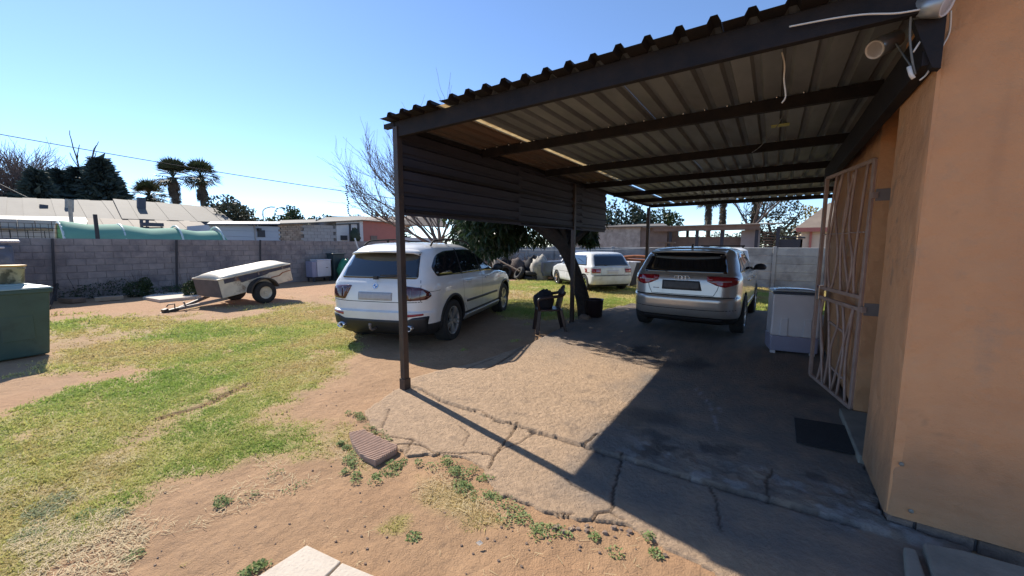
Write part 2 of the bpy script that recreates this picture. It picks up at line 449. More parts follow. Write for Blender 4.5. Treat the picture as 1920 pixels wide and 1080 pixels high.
def gmask(x, y):
    n1 = fbm(x * 1.3, y * 1.3, 3, 4); n2 = fbm(x * 6, y * 6, 5, 3)
    e = (n1 * .9 + n2 * .35)
    m = sstep(-.18, .22, sdf(x, y, lawn_main) + e)
    m = np.maximum(m, .75 * sstep(-.1, .25, sdf(x, y, lawn_weedy) + e * .8))
    m = np.maximum(m, .75 * sstep(-.1, .5, sdf(x, y, lawn_strip) + e * 1.3))
    m = np.maximum(m, .95 * sstep(-.15, .35, sdf(x, y, lawn_back) + e * .7))
    for p in (tuft_dry, tuft_dry2): m = np.maximum(m, .55 * sstep(-.06, .12, sdf(x, y, p) + e * .3))
    for p, a in bare: m = m * (1 - a * sstep(-.12, .12, sdf(x, y, p) + e * .35))
    m = m * (1 - .8 * sstep(.10, .0, seg_dist(x, y, rut) + n2 * .1))
    # thin patches inside the lawn
    m = m * (1 - .7 * sstep(.13, .24, fbm(x * 1.1 + 7, y * 2.6, 9, 5))) * (1 - .3 * sstep(.05, .2, fbm(x * 4, y * 4, 95, 3)))
    far = .38 * sstep(-2.8, -.1, sdf(x, y, lawn_main)) * sstep(-7.5, -9, x) * sstep(.0, .12, fbm(x * 1.7, y * 1.7, 96, 4)); m = np.maximum(m, far)
    # lone tufts on the bare soil
    d = np.hypot(x, y)
    lone = sstep(.20, .30, fbm(x * 2.3, y * 2.3, 21, 3)) * sstep(.05, .2, n2) * .6 * sstep(13, 9, d)
    m = np.maximum(m, lone * (sdf(x, y, slab_out) < -.05))
    return np.clip(m, 0, 1)
def gz(x, y):
    x = np.asarray(x, float); y = np.asarray(y, float)
    d = np.hypot(x, y)
    near = sstep(30, 12, d)
    z = (fbm(x * .5, y * .5, 1, 3) * .05 + fbm(x * 2.2, y * 2.2, 2, 4) * .035) * near
    z = z - .05 * sstep(.06, .01, seg_dist(x, y, rut) + np.abs(fbm(x * 9, y * 9, 97, 2)) * .06)
    s = sdf(x, y, slab_out)
    z = z * sstep(.3, -.5, s) - .07 * sstep(0.02, .25, s)
    return z
def axis(fine0, fine1, st, lo, hi):
    a = np.arange(fine0, fine1, st); out = [a]
    for sgn, s0, lim in ((-1, fine0, lo), (1, fine1, hi)):
        v = s0; k = st; L_ = []
        while abs(v - lim) > k * .5 and (v - lim) * sgn < 0:
            k = min(k * 1.09, 60); v += sgn * k; L_.append(v)
        out.append(np.array(L_))
    return np.unique(np.concatenate(out))
gx = axis(-7.5, 1.6, .032, -225, 225); gy = axis(.2, 4.5, .032, -225, 225)
X, Y = np.meshgrid(gx, gy, indexing='ij')
Z = gz(X, Y)
dn = np.hypot(X, Y)
M_ = gmask(X, Y)
Z = Z + (fbm(X * 9, Y * 9, 33, 4) * .012 + np.abs(fbm(X * 14, Y * 5, 35, 2)) * .004) * sstep(9, 5, dn) * (sdf(X, Y, slab_out) < 0)
nx, ny = X.shape
idx = np.arange(nx * ny).reshape(nx, ny)
F = np.stack([idx[:-1, :-1], idx[1:, :-1], idx[1:, 1:], idx[:-1, 1:]], -1).reshape(-1, 4)
red = sstep(-.2, .25, fbm(X * .7, Y * .7, 41, 4)) 
mat('soil', (.40, .243, .132), (.32, .192, .103), 3.2, .95, bump=.9, bs=110, bd=.012, bump2=.2, bs2=14, c3=(.20, .125, .075), ns3=17, f3=(.56, .8),
    attr=[('red', (.40, .215, .11)), ('grass', (.36, .33, .12))])
ground = np_mesh('ground', np.stack([X, Y, Z], -1).reshape(-1, 3), F, 'soil', smooth=True, attrs={'grass': (M_ * .9).ravel(), 'red': (red * .6).ravel()})
tag(ground, kind='structure')

# ---- concrete apron and drive (one uneven sheet with cracks and a broken step)
cracks = [(P((918, 880), (926, 862), (938, 844), (955, 823), (962, 812), (971, 800)), .012, .018), (P((938, 846), (975, 832), (1000, 815)), .006, .008),
          (P((735, 838), (765, 835), (790, 838), (804, 844), (815, 852), (828, 852), (865, 854), (895, 852), (926, 858)), .011, .02),
          (P((700, 812), (730, 822), (775, 827), (804, 844)), .010, .014), (P((775, 827), (768, 838), (764, 852)), .009, .014), (P((730, 770), (724, 788), (716, 806)), .006, .008),
          (P((1147, 965), (1150, 950), (1150, 925), (1158, 901), (1162, 880), (1168, 858)), .008, .012), (P((1110, 978), (1120, 966), (1142, 962), (1168, 975)), .014, .025),
          (P((950, 932), (975, 946), (1007, 962), (1045, 966), (1077, 968)), .012, .02),
          (P((791, 736), (828, 757), (852, 765), (885, 775)), .016, .02), (P((885, 775), (905, 778), (930, 793), (960, 800), (1000, 814), (1040, 826), (1078, 838), (1093, 842), (1108, 834), (1120, 822)), .016, .028),
          (P((905, 700), (930, 690), (958, 672), (980, 656)), .02, .03), (P((870, 700), (893, 690), (925, 678)), .012, .012),
          (P((1093, 842), (1140, 858), (1215, 880), (1330, 915), (1440, 946), (1607, 992)), .013, .022), (P((1440, 946), (1436, 915), (1448, 890)), .008, .01),
          (P((1330, 915), (1342, 936), (1352, 1000)), .006, .006), (P((1060, 900), (1075, 915), (1100, 925)), .006, .006),
          (P((860, 800), (880, 815), (870, 838)), .005, .006)]
stepline = P((700, 700), (760, 728), (791, 736), (828, 757), (885, 775), (930, 793), (1000, 814), (1093, 842), (1140, 858), (1215, 880), (1330, 915), (1440, 946), (1607, 992), (1700, 1020))
def slabz(x, y):
    z = .015 + fbm(x * 1.1, y * 1.1, 51, 3) * .014
    up = np.zeros(x.shape)
    yl = np.interp(x, [p[0] for p in stepline], [p[1] for p in stepline])
    up = sstep(-.006, .012, y - yl + fbm(x * 12, y * 12, 52, 3) * .03)
    rough = sstep(.25, -.25, np.abs(x + 2.0) - 1.1) * sstep(2.7, 2.9, y) * sstep(4.6, 3.6, y)
    z = z + up * .028 + up * rough * (fbm(x * 45, y * 45, 53, 3) * .010)
    # worn, stony band along the shaded step
    band = sstep(.28, .05, np.abs(y - yl - .22)) * sstep(-.9, -.6, x)
    z = z + band * fbm(x * 17, y * 17, 54, 3) * .035
    z = z + fbm(x * 30, y * 30, 55, 2) * .0025
    z = z + .05 * sstep(5, 9, y)          # the drive rises a little towards the back
    return z
sx = np.arange(-3.75, 1.75, .0125); sy = np.concatenate([np.arange(1.3, 3.4, .0125), axis(3.4, 3.42, .0125, 3.39, 11.1)[2:]])
X, Y = np.meshgrid(sx, sy, indexing='ij')
s_ = sdf(X, Y, slab_out) + fbm(X * 5, Y * 5, 56, 4) * .09 * (Y < 3.4) + fbm(X * 18, Y * 18, 57, 2) * .02
Z = slabz(X, Y)
cm = np.zeros(X.shape)
for pts, w, dpt in cracks:
    pp = seg_dist(X + fbm(X * 26, Y * 26, 92, 3) * .022, Y + fbm(X * 26, Y * 26, 93, 3) * .022, pts)
    w = np.maximum(w * (.26 + .42 * vnoise(X * 7, Y * 7, 91)), .0095); g_ = sstep(w, w * .55, pp)
    Z = Z - g_ * dpt; cm = np.maximum(cm, g_)
Z = np.where(s_ > 0, Z, -.09)
keep = s_ > -.016
nx, ny = X.shape
idx = np.arange(nx * ny).reshape(nx, ny)
F = np.stack([idx[:-1, :-1], idx[1:, :-1], idx[1:, 1:], idx[:-1, 1:]], -1).reshape(-1, 4)
kf = keep.ravel()[F].any(1)
F = F[kf]
# stains that belong to the concrete: oil under the parked car's tail, soot, drag marks
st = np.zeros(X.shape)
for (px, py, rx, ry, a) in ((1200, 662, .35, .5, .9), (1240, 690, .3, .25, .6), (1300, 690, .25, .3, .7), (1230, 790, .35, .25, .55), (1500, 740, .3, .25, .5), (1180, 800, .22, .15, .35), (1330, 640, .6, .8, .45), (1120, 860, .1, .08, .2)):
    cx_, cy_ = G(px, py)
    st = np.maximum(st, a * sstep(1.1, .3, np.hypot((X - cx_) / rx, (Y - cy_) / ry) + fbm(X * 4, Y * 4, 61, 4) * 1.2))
grey = sstep(-1.35, -.85, X + fbm(X * 2, Y * 2, 62, 3) * .8) * sstep(1.9, 2.4, Y)  # grey darkens the concrete inside the carport shadow: shade painted into its colour
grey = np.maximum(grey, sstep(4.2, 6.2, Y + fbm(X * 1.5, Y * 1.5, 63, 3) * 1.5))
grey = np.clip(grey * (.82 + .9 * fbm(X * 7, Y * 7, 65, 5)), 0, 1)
chalk = np.zeros(X.shape)
for (pts, w) in ((P((1305, 735), (1330, 765), (1338, 790), (1345, 815)), .035), (P((1345, 770), (1352, 780)), .04)):
    chalk = np.maximum(chalk, sstep(w, 0, seg_dist(X, Y, pts) + np.abs(fbm(X * 14, Y * 14, 64, 3)) * .08))
yl_ = np.interp(X, [p[0] for p in stepline], [p[1] for p in stepline])
chalk = np.maximum(chalk, .6 * sstep(.30, .08, np.abs(Y - yl_ - .16)) * sstep(-1.0, -.7, X) * sstep(.02, .16, fbm(X * 9, Y * 9, 66, 3)))
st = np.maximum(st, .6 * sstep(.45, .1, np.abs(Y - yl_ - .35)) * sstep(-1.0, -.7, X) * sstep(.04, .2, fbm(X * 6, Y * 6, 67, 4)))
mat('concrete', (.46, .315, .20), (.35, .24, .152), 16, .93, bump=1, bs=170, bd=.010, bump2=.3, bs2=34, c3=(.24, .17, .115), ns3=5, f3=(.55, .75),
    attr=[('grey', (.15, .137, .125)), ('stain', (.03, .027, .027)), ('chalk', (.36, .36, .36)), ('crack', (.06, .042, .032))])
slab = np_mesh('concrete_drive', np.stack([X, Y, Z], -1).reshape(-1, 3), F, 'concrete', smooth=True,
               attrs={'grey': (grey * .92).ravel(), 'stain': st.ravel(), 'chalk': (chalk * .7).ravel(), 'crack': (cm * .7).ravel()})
tag(slab, kind='structure')
def floor_z(x, y):
    a = np.array([float(x)]); b = np.array([float(y)])
    return float(slabz(a, b)[0]) if sdf(a, b, slab_out)[0] > 0 else float(gz(a, b)[0])

# ---- grass blades
def blades(name, x, y, z, h, w, nb, tint, matname, lean=.7, kind_label=None):
    n = len(x); tot = n * nb
    bx = np.repeat(x, nb) + rng.normal(0, 1, tot) * np.repeat(w, nb) * 2.0; by = np.repeat(y, nb) + rng.normal(0, 1, tot) * np.repeat(w, nb) * 2.0
    bz = np.repeat(z, nb) - .004
    a = rng.uniform(0, 2 * PI, tot); hh = np.repeat(h, nb) * rng.uniform(.5, 1.2, tot); ww = np.repeat(w, nb) * rng.uniform(.5, 1.3, tot); hh = hh * np.where(rng.uniform(0, 1, tot) > .9, 1.8, 1)
    la = rng.uniform(0, 2 * PI, tot); ll = np.abs(rng.normal(0, lean, tot)) * hh
    p0 = np.stack([bx - np.cos(a) * ww, by - np.sin(a) * ww, bz], 1); p1 = np.stack([bx + np.cos(a) * ww, by + np.sin(a) * ww, bz], 1)
    p2 = np.stack([bx + np.cos(la) * ll, by + np.sin(la) * ll, bz + hh * .75], 1)
    V = np.stack([p0, p1, p2], 1).reshape(-1, 3); Fc = np.arange(tot * 3).reshape(-1, 3)
    tt = np.repeat(np.repeat(tint, nb) + rng.normal(0, .1, tot), 3)
    return np_mesh(name, V, Fc, matname, attrs={'tint': tt})
def grass_material():
    m = bpy.data.materials.new('grass'); m.use_nodes = True; MATS['grass'] = m
    t = m.node_tree; N = t.nodes; L = t.links; p = N['Principled BSDF']
    a = N.new('ShaderNodeAttribute'); a.attribute_name = 'tint'
    cr = N.new('ShaderNodeValToRGB'); e = cr.color_ramp.elements
    e[0].position = 0; e[0].color = (.29, .39, .09, 1); e[1].position = 1; e[1].color = (.55, .42, .20, 1)
    for pos, c in ((.3, (.46, .48, .15, 1)), (.5, (.53, .49, .17, 1)), (.75, (.58, .47, .22, 1))):
        q = e.new(pos); q.color = c
    L.new(a.outputs['Fac'], cr.inputs[0]); L.new(cr.outputs[0], p.inputs['Base Color'])
    p.inputs['Roughness'].default_value = .75; p.inputs['Specular IOR Level'].default_value = .25
    tr = N.new('ShaderNodeBsdfTranslucent'); L.new(cr.outputs[0], tr.inputs[0])
    ms = N.new('ShaderNodeMixShader'); ms.inputs[0].default_value = .4
    L.new(p.outputs[0], ms.inputs[1]); L.new(tr.outputs[0], ms.inputs[2]); L.new(ms.outputs[0], N['Material Output'].inputs[0])
grass_material()
NT = 600000
th = rng.uniform(YAW - R(60), YAW + R(58), NT); rr = np.exp(rng.uniform(math.log(1.15), math.log(24), NT))
x = -np.sin(th) * rr; y = np.cos(th) * rr
ok = (sdf(x, y, slab_out) < -.01) & (x > -16.9) & (y < 17.2)
x, y, rr = x[ok], y[ok], rr[ok]
mk = gmask(x, y)
ok = rng.uniform(0, 1, len(x)) < mk ** 1.3
x, y, rr, mk = x[ok], y[ok], rr[ok], mk[ok]
tint = .46 + fbm(x * .8, y * .8, 71, 3) * 1.5 + fbm(x * 4, y * 4, 72, 3) * .6 + (1 - mk) * .25
tint = tint + .3 * sstep(-.2, .3, np.maximum(sdf(x, y, tuft_dry), sdf(x, y, tuft_dry2))) * 1.5
h = (.011 + .0034 * rr) * rng.uniform(.6, 1.25, len(x)); w = .0014 + .0013 * rr
lg = blades('lawn_grass', x, y, gz(x, y), h, w, 3, tint, 'grass', 1.0)
tag(lg, 'short patchy winter grass of the yard, green fading to straw', 'grass', kind='stuff')

# ---- leafy weeds along the broken concrete edge
def leaf_quads(cx, cy, cz, n, rad, size, up=.5, hmax=.06):
    """n folded leaves scattered in a low clump: returns verts, tri faces"""
    a = rng.uniform(0, 2 * PI, n); r = rad * np.sqrt(rng.uniform(0, 1, n))
    bx = cx + np.cos(a) * r; by = cy + np.sin(a) * r; bz = cz + rng.uniform(0, 1, n) * hmax * (1.1 - r / rad)
    d = rng.uniform(0, 2 * PI, n); s = size * rng.uniform(.6, 1.3, n); el = rng.uniform(-.1, up, n)
    dx = np.cos(d) * np.cos(el); dy = np.sin(d) * np.cos(el); dz = np.sin(el)
    sx_ = -np.sin(d) * .38; sy_ = np.cos(d) * .38
    p0 = np.stack([bx, by, bz], 1); tip = p0 + np.stack([dx, dy, dz], 1) * s[:, None]
    mid = p0 + np.stack([dx, dy, dz], 1) * (s * .5)[:, None]
    l = mid + np.stack([sx_ * s, sy_ * s, s * .12], 1); r_ = mid + np.stack([-sx_ * s, -sy_ * s, s * .12], 1)
    return np.stack([p0, l, tip, p0, tip, r_], 1).reshape(-1, 3)
def weed_patch(name, label, spots, matname='weed', size=.0135, dens=2.0, hmax=.032, group=None):
    V = []
    for (wx, wy, rad, n) in spots:
        V.append(leaf_quads(wx, wy, floor_z(wx, wy) if floor_z(wx, wy) < .0 else float(gz(np.array([wx]), np.array([wy]))[0]) + .01, int(n * dens), rad, size, .8, hmax))
    V = np.concatenate(V)
    o = np_mesh(name, V, np.arange(len(V)).reshape(-1, 3), matname)
    return tag(o, label, 'weeds', group, 'stuff')
def along(pix, step=.05, jit=.03, rad=.06, n=60):
    pts = P(*pix); out = []
    for (a, b) in zip(pts[:-1], pts[1:]):
        L_ = math.hypot(b[0] - a[0], b[1] - a[1])
        for k in range(max(1, int(L_ / step))):
            t = k * step / L_
            if random.random() < .8:
                out.append((a[0] + (b[0] - a[0]) * t + random.gauss(0, jit), a[1] + (b[1] - a[1]) * t + random.gauss(0, jit), rad * random.uniform(.6, 1.3), int(n * random.uniform(.4, 1.3))))
    return out
weed_patch('edge_weeds', 'low green leafy weeds along the broken front edge of the concrete', along(((820, 868), (850, 880), (880, 905), (900, 925), (945, 955), (985, 975), (1030, 1000), (1060, 1012)), .03, .045, .06, 42)
           + along(((880, 880), (905, 895), (915, 915)), .05, .03, .06, 35))
weed_patch('edge_weeds', 'green leafy weeds in sun near the bottom edge beside the shadow', along(((1195, 1005), (1230, 1030), (1262, 1055), (1290, 1075)), .03, .04, .05, 40) + along(((1150, 1040), (1165, 1055)), .04, .02, .06, 60))
weed_patch('edge_weeds', 'small green weeds around the broken ribbed paver', along(((648, 868), (665, 885), (700, 895), (740, 880), (765, 868), (785, 862)), .03, .035, .045, 36) + along(((655, 778), (675, 782), (690, 800), (720, 822), (738, 835)), .05, .012, .035, 35) + along(((640, 830), (655, 850), (668, 880)), .04, .015, .04, 40))
weed_patch('edge_weeds', 'sparse weeds among the stones at the slab edge', along(((1070, 1005), (1110, 1010), (1150, 1012)), .07, .02, .04, 35))
weed_patch('lone_weeds', 'scattered small green weed tufts on the bare soil', [(*G(418, 948), .05, 60), (*G(412, 940), .035, 30), (*G(470, 932), .06, 14), (*G(775, 1005), .04, 50), (*G(478, 1070), .04, 50), (*G(492, 1062), .035, 40), (*G(465, 1076), .04, 40), (*G(250, 1040), .05, 40), (*G(160, 970), .05, 30), (*G(515, 890), .05, 14), (*G(568, 912), .05, 12), (*G(545, 925), .05, 8)], size=.014, hmax=.016)
weed_patch('shade_weeds', 'dull green weeds and litter in the shade by the plinth stones', along(((1640, 1030), (1670, 1045), (1690, 1070)), .05, .04, .05, 40), 'weed_shaded', size=.025)

# ---- stones and crumbs of concrete
def stones(name, label, pts, smin, smax, matname, kind='stuff'):
    mb = MB()
    for (sx_, sy_) in pts:
        s = random.uniform(smin, smax); z = floor_z(sx_, sy_) + s * .2
        v = []
        rz_ = random.uniform(0, PI)
        for k in range(6):
            a = k * PI / 3 + random.uniform(-.3, .3)
            v.append((sx_ + s * math.cos(a + rz_) * random.uniform(.7, 1.2), sy_ + s * math.sin(a + rz_) * random.uniform(.6, 1), z - s * .4))
        for k in range(6):
            a = k * PI / 3 + random.uniform(-.3, .3)
            v.append((sx_ + s * .7 * math.cos(a + rz_), sy_ + s * .6 * math.sin(a + rz_), z + s * random.uniform(.2, .5)))
        mb.add(v, [(k, (k + 1) % 6, 6 + (k + 1) % 6, 6 + k) for k in range(6)] + [tuple(range(6, 12))])
    o = mb.build(name, matname)
    return tag(o, label, 'stones', kind=kind)
pts = []
for a, b, c_ in along(((1020, 985), (1050, 988), (1100, 992), (1150, 992), (1190, 998)), .028, .018)[:0] or [q[:3] for q in along(((1020, 985), (1050, 988), (1100, 992), (1150, 992), (1190, 998)), .022, .018)]: pts.append((a, b))
stones('edge_rubble', 'crumbled lumps of concrete and stone at the slab edge', pts + [q[:2] for q in along(((1215, 1010), (1250, 1035), (1290, 1058)), .06, .015)], .008, .022, 'stone')
pts = [G(random.uniform(200, 1250), random.uniform(880, 1080)) for _ in range(120)] + [G(random.uniform(0, 750), random.uniform(640, 900)) for _ in range(80)] + [G(random.uniform(520, 640), random.uniform(530, 570)) for _ in range(60)]
pts = [p for p in pts if sdf(np.array([p[0]]), np.array([p[1]]), slab_out)[0] < 0]
stones('loose_stones', 'small loose stones and crumbs scattered over the bare soil', pts, .004, .012, 'stone')

# grey-green creeping weeds and straw litter at the near left
def scatter(poly, n):
    xs_ = [p[0] for p in poly]; ys_ = [p[1] for p in poly]; x = rng.uniform(min(xs_), max(xs_), n); y = rng.uniform(min(ys_), max(ys_), n)
    ok = inside(x, y, poly) & (fbm(x * 3, y * 3, 101, 3) > -.03) & (np.hypot(x, y) < 5); return x[ok], y[ok]
weedy2 = P((-60, 930), (90, 915), (200, 895), (300, 925), (260, 965), (180, 1000), (70, 1050), (-60, 1080))
wx, wy = scatter(weedy2, 50000)
kk = rng.uniform(0, 1, len(wx)) < np.clip(sstep(-.02, .35, sdf(wx, wy, weedy2) + fbm(wx * 5, wy * 5, 103, 3) * .5) * sstep(-.2, .25, fbm(wx * 9, wy * 9, 104, 3)), 0, 1) * .9
wx, wy = wx[kk], wy[kk]
Vw = leaf_quads(wx, wy, gz(wx, wy) + .002, len(wx), .01, .011, .6, .018)
tag(np_mesh('creeping_weeds', Vw, np.arange(len(Vw)).reshape(-1, 3), 'weed_grey'), 'grey green creeping weeds matted at the bottom left corner', 'weeds', kind='stuff')
def straw(poly, n, seed):
    x, y = scatter(poly, n); m = len(x); a = rng.uniform(0, PI, m); L_ = rng.uniform(.015, .06, m); z = gz(x, y) + rng.uniform(.002, .014, m)
    dx, dy = np.cos(a) * L_, np.sin(a) * L_; wv = .0012
    p0 = np.stack([x, y, z], 1); p1 = np.stack([x + dx, y + dy, z + rng.normal(0, .006, m)], 1); o_ = np.stack([-np.sin(a) * wv, np.cos(a) * wv, np.zeros(m)], 1)
    return np.stack([p0 - o_, p0 + o_, p1 + o_, p1 - o_], 1).reshape(-1, 3)
mat('straw', (.55, .43, .24), (.42, .32, .18), 20, .8)
Vs = np.concatenate([straw(P((0, 1000), (200, 960), (280, 1000), (230, 1080), (0, 1100)), 3200, 1), straw(P((-50, 850), (500, 860), (620, 900), (350, 1000), (-50, 1080)), 5000, 2), straw(tuft_dry2, 380, 3), straw(tuft_dry, 380, 4), straw(P((600, 960), (1250, 1000), (1200, 1090), (500, 1090)), 260, 5)])
tag(np_mesh('straw_litter', Vs, np.arange(len(Vs)).reshape(-1, 4), 'straw'), 'thin dry straw scattered over the soil at the near left', 'straw', kind='stuff')

# ================================================================== HOUSE
house = thing('house', 'peach plastered house wall filling the right side beside the carport', 'house', (.62, 2.87, 0))
outl = [(.62, 2.87), (.62, 3.55), (.86, 3.55), (.86, 4.55), (.70, 4.55), (.70, 7.42), (6.0, 7.42), (6.0, 2.87)]
# front and corner walls as a finely divided skin so that the trowelled plaster waves
def wallskin(p, q, z0, z1, nrm, st=.04):
    L_ = math.hypot(q[0] - p[0], q[1] - p[1]); nu = max(2, int(L_ / st)); nv = int((z1 - z0) / st)
    rows = []
    for j in range(nv + 1):
        z = z0 + (z1 - z0) * j / nv; row = []
        for i in range(nu + 1):
            t = i / nu; a = p[0] + (q[0] - p[0]) * t; b = p[1] + (q[1] - p[1]) * t
            o = float(fbm(np.array([a * 1.7 + b * 1.3]), np.array([z * 1.7]), 81, 3)[0]) * .014 * min(1, 4 * t, 4 * (1 - t))
            row.append((a + nrm[0] * o, b + nrm[1] * o, z))
        rows.append(row)
    return rows
mb = MB()
mb.prism([(x_ + (.004 if x_ < .65 else 0), y_ + (.004 if y_ < 2.9 else 0)) for x_, y_ in outl], .10, 3.1, 'z')
mb.build('wall', 'house_plaster', house, True)
ps = [(.62, y_) for y_ in np.arange(3.55, 2.905, -.02)] + [(.65 - .03 * math.cos(a), 2.90 - .03 * math.sin(a)) for a in np.linspace(0, PI / 2, 6)] + [(x_, 2.87) for x_ in np.arange(.67, 3.3, .02)]
nm_ = [(-1, 0)] * (len(ps) - 6 - len(np.arange(.67, 3.3, .02))) + [(-math.cos(a), -math.sin(a)) for a in np.linspace(0, PI / 2, 6)] + [(0, -1)] * len(np.arange(.67, 3.3, .02))
zz = np.arange(.085, 3.11, .02)
sl_ = np.concatenate([[0], np.cumsum([math.hypot(ps[i + 1][0] - ps[i][0], ps[i + 1][1] - ps[i][1]) for i in range(len(ps) - 1)])])
S_, Z_ = np.meshgrid(sl_, zz, indexing='ij')
edge_ = sl_[len(np.arange(3.55, 2.905, -.02)) + 2]
of = fbm(S_ * 1.6, Z_ * 1.6, 81, 3) * .012 + fbm(S_ * 9, Z_ * 9, 82, 3) * .004 * 1.0
of = of - .012 * sstep(.62, .75, vnoise(S_ * 7, Z_ * 7, 83)) * sstep(.07, .0, np.abs(S_ - edge_))          # chipped corner
stn = .65 * sstep(.55, .08, Z_ + fbm(S_ * 3, Z_ * 2, 84, 4) * .9)                                # splash band
stn = np.maximum(stn, .45 * sstep(.12, .3, fbm(S_ * 1.3, Z_ * 1.0, 85, 5)))
stn = np.maximum(stn, .6 * sstep(.24, .36, fbm(S_ * 8, Z_ * 8, 86, 3)) * sstep(-.05, .1, fbm(S_ * 1.1, Z_ * 1.1, 87, 2)))
stn = np.maximum(stn, .25 * sstep(.22, .36, fbm(S_ * 11, Z_ * .7, 88, 3)) * sstep(1.2, 2.8, Z_))           # drips
for pts_ in (((1712, 770), (1726, 774), (1736, 783), (1737, 794), (1728, 802)), ((1735, 812), (1752, 816), (1772, 814), (1790, 818)), ((1880, 890), (1888, 900), (1884, 915)), ((1760, 905), (1790, 908), (1812, 925), (1830, 924)), ((1800, 400), (1850, 395), (1900, 405))):
    q = [aY(px, py, 2.87) for px, py in pts_]; q = [(v.x - .65 + edge_ + .02, v.z) for v in q]
    d_ = seg_dist(S_ + fbm(S_ * 20, Z_ * 20, 89, 2) * .02, Z_, q); stn = np.maximum(stn, .42 * sstep(.014, .0, d_) * sstep(.35, .6, vnoise(S_ * 12, Z_ * 12, 90)))
PX, PY = np.array([p[0] for p in ps])[:, None] + np.array([n[0] for n in nm_])[:, None] * of, np.array([p[1] for p in ps])[:, None] + np.array([n[1] for n in nm_])[:, None] * of
ix = np.arange(S_.size).reshape(S_.shape); FF = np.stack([ix[:-1, :-1], ix[1:, :-1], ix[1:, 1:], ix[:-1, 1:]], -1).reshape(-1, 4)
np_mesh('plaster', np.stack([PX - .62, PY - 2.87, Z_], -1).reshape(-1, 3), FF, 'house_plaster', house, True, attrs={'stain': stn.ravel()})
x0 = .632
for k in range(12):
    L_ = (.105 if k == 0 else .215)
    b = MB().box(0, L_, 0, .1, 0, .078); o = b.build('brick', 'plinth_brick', house, bevel=.006)
    o.location = (x0 - .62, .012 + random.uniform(-.003, .003), -.0 + random.uniform(-.002, .002)); x0 += L_ + .014
for k in range(3):
    o = MB().box(0, .1, 0, .2, 0, .078).build('brick', 'plinth_brick', house, bevel=.006); o.location = (.012, .125 + k * .22, 0)
MB().box(.645, 6, 2.905, 3.2, -.1, .095).build('footing', 'mortar', house, True)
MB().box(.60, .86, 3.56, 4.54, -.05, .10).build('door_step', 'green_slab', house, True, bevel=.01)
MB().box(.80, .84, 3.57, 4.53, .10, 2.15).build('door', 'door_wood', house, True, bevel=.004)
mb = MB(); mb.box(.2, 6.3, 2.5, 7.8, 3.1, 3.16)  # unseen flat roof, its overhang added to shade the top of the wall
mb.build('roof', 'roof_grey', house, True)
for (px, py) in ((1690, 870), (1708, 958)):
    c = aY(px, py, 2.868)
    MB().lathe([(.001, 0), (.011, 0), (.011, -.006), (.001, -.009)], 12, c, 'y').build('wall_plug', 'green_slab', house, True)

# security gate, swung open and hinged on the far jamb
gA = Vector((.69, 4.62, 0)); gB = Vector((.45, 5.60, 0)); gl = (gB - gA).length
gate = thing('security_gate', 'open peach painted steel security gate beside the house doorway', 'gate', gA, math.atan2(gB.y - gA.y, gB.x - gA.x))
def gbar(name, p, q, w=.038, h=.016, m='gate_paint'): return MB().bar((p[0], 0, p[1]), (q[0], 0, q[1]), w, h, up=(0, 1, 0)).build(name, m, gate, bevel=.002, seg=1)
z0, z1 = .09, 2.34
gbar('stile', (0, z0), (0, z1), .045, .03); gbar('stile', (gl, z0), (gl, z1), .045, .03)
for z in (z0, 1.02, 1.13, z1): gbar('rail', (0, z), (gl, z), .035, .025)
gbar('rail', (gl * .02, 1.72), (gl * .98, 1.72), .012, .012)
for k, pts_ in enumerate([[(.16, 1.13), (.20, 1.5), (.12, 2.34)], [(.30, 1.13), (.24, 1.45), (.38, 1.8), (.33, 2.34)], [(.44, 1.13), (.52, 1.6), (.43, 2.0), (.50, 2.34)],
                          [(.66, 1.13), (.58, 1.5), (.72, 2.0), (.64, 2.34)], [(.80, 1.13), (.86, 1.7), (.76, 2.34)], [(.30, 1.2), (.52, 1.8), (.36, 2.3)], [(.62, 2.34), (.82, 1.6), (.70, 1.13)],
                          [(.14, .09), (.20, .5), (.12, 1.02)], [(.30, .09), (.26, .6), (.36, 1.02)], [(.46, .09), (.54, .5), (.42, .8), (.48, 1.02)], [(.62, .09), (.56, .5), (.68, 1.02)],
                          [(.80, .09), (.74, .4), (.86, .8), (.80, 1.02)], [(.30, .75), (.62, .80)], [(.22, .30), (.55, .34)], [(.12, 1.02), (.44, .09)], [(.90, 1.02), (.66, .09)]]):
    s_ = spline([(a, random.uniform(-.006, .006), b) for a, b in pts_], 5)
    MB().tube(s_, .0125, 6).build('bar', 'gate_paint', gate)
mb = MB(); mb.cbox((gl - .05, -.01, 1.07), (.07, .05, .16)); mb.tube([(gl - .05, -.03, 1.1), (gl - .05, -.075, 1.1), (gl - .0, -.08, 1.1)], .009, 8)
mb.build('lock', 'chrome', gate, bevel=.004)
mb = MB(); mb.box(.70, .86, 4.543, 4.549, 1.98, 2.08)
mb.build('hinge_plate', 'plate_metal', gate, True)
MB().box(.70, .86, 4.543, 4.549, .98, 1.09).build('hinge_plate', 'plate_metal', gate, True)
for z in (1.03, 2.03): MB().bar((.70, 4.53, z), (.69, 4.60, z), .03, .05).build('hinge', 'gate_paint', gate, True)

mt = MB(); c4 = [G(1488, 795), G(1592, 812), G(1602, 866), G(1492, 842)]
mt.prism(c4, .052, .064, 'z'); o = mt.build('door_mat', 'mat_rubber', None, bevel=.003); tag(o, 'black rubber door mat on the drive by the doorstep', 'door mat')

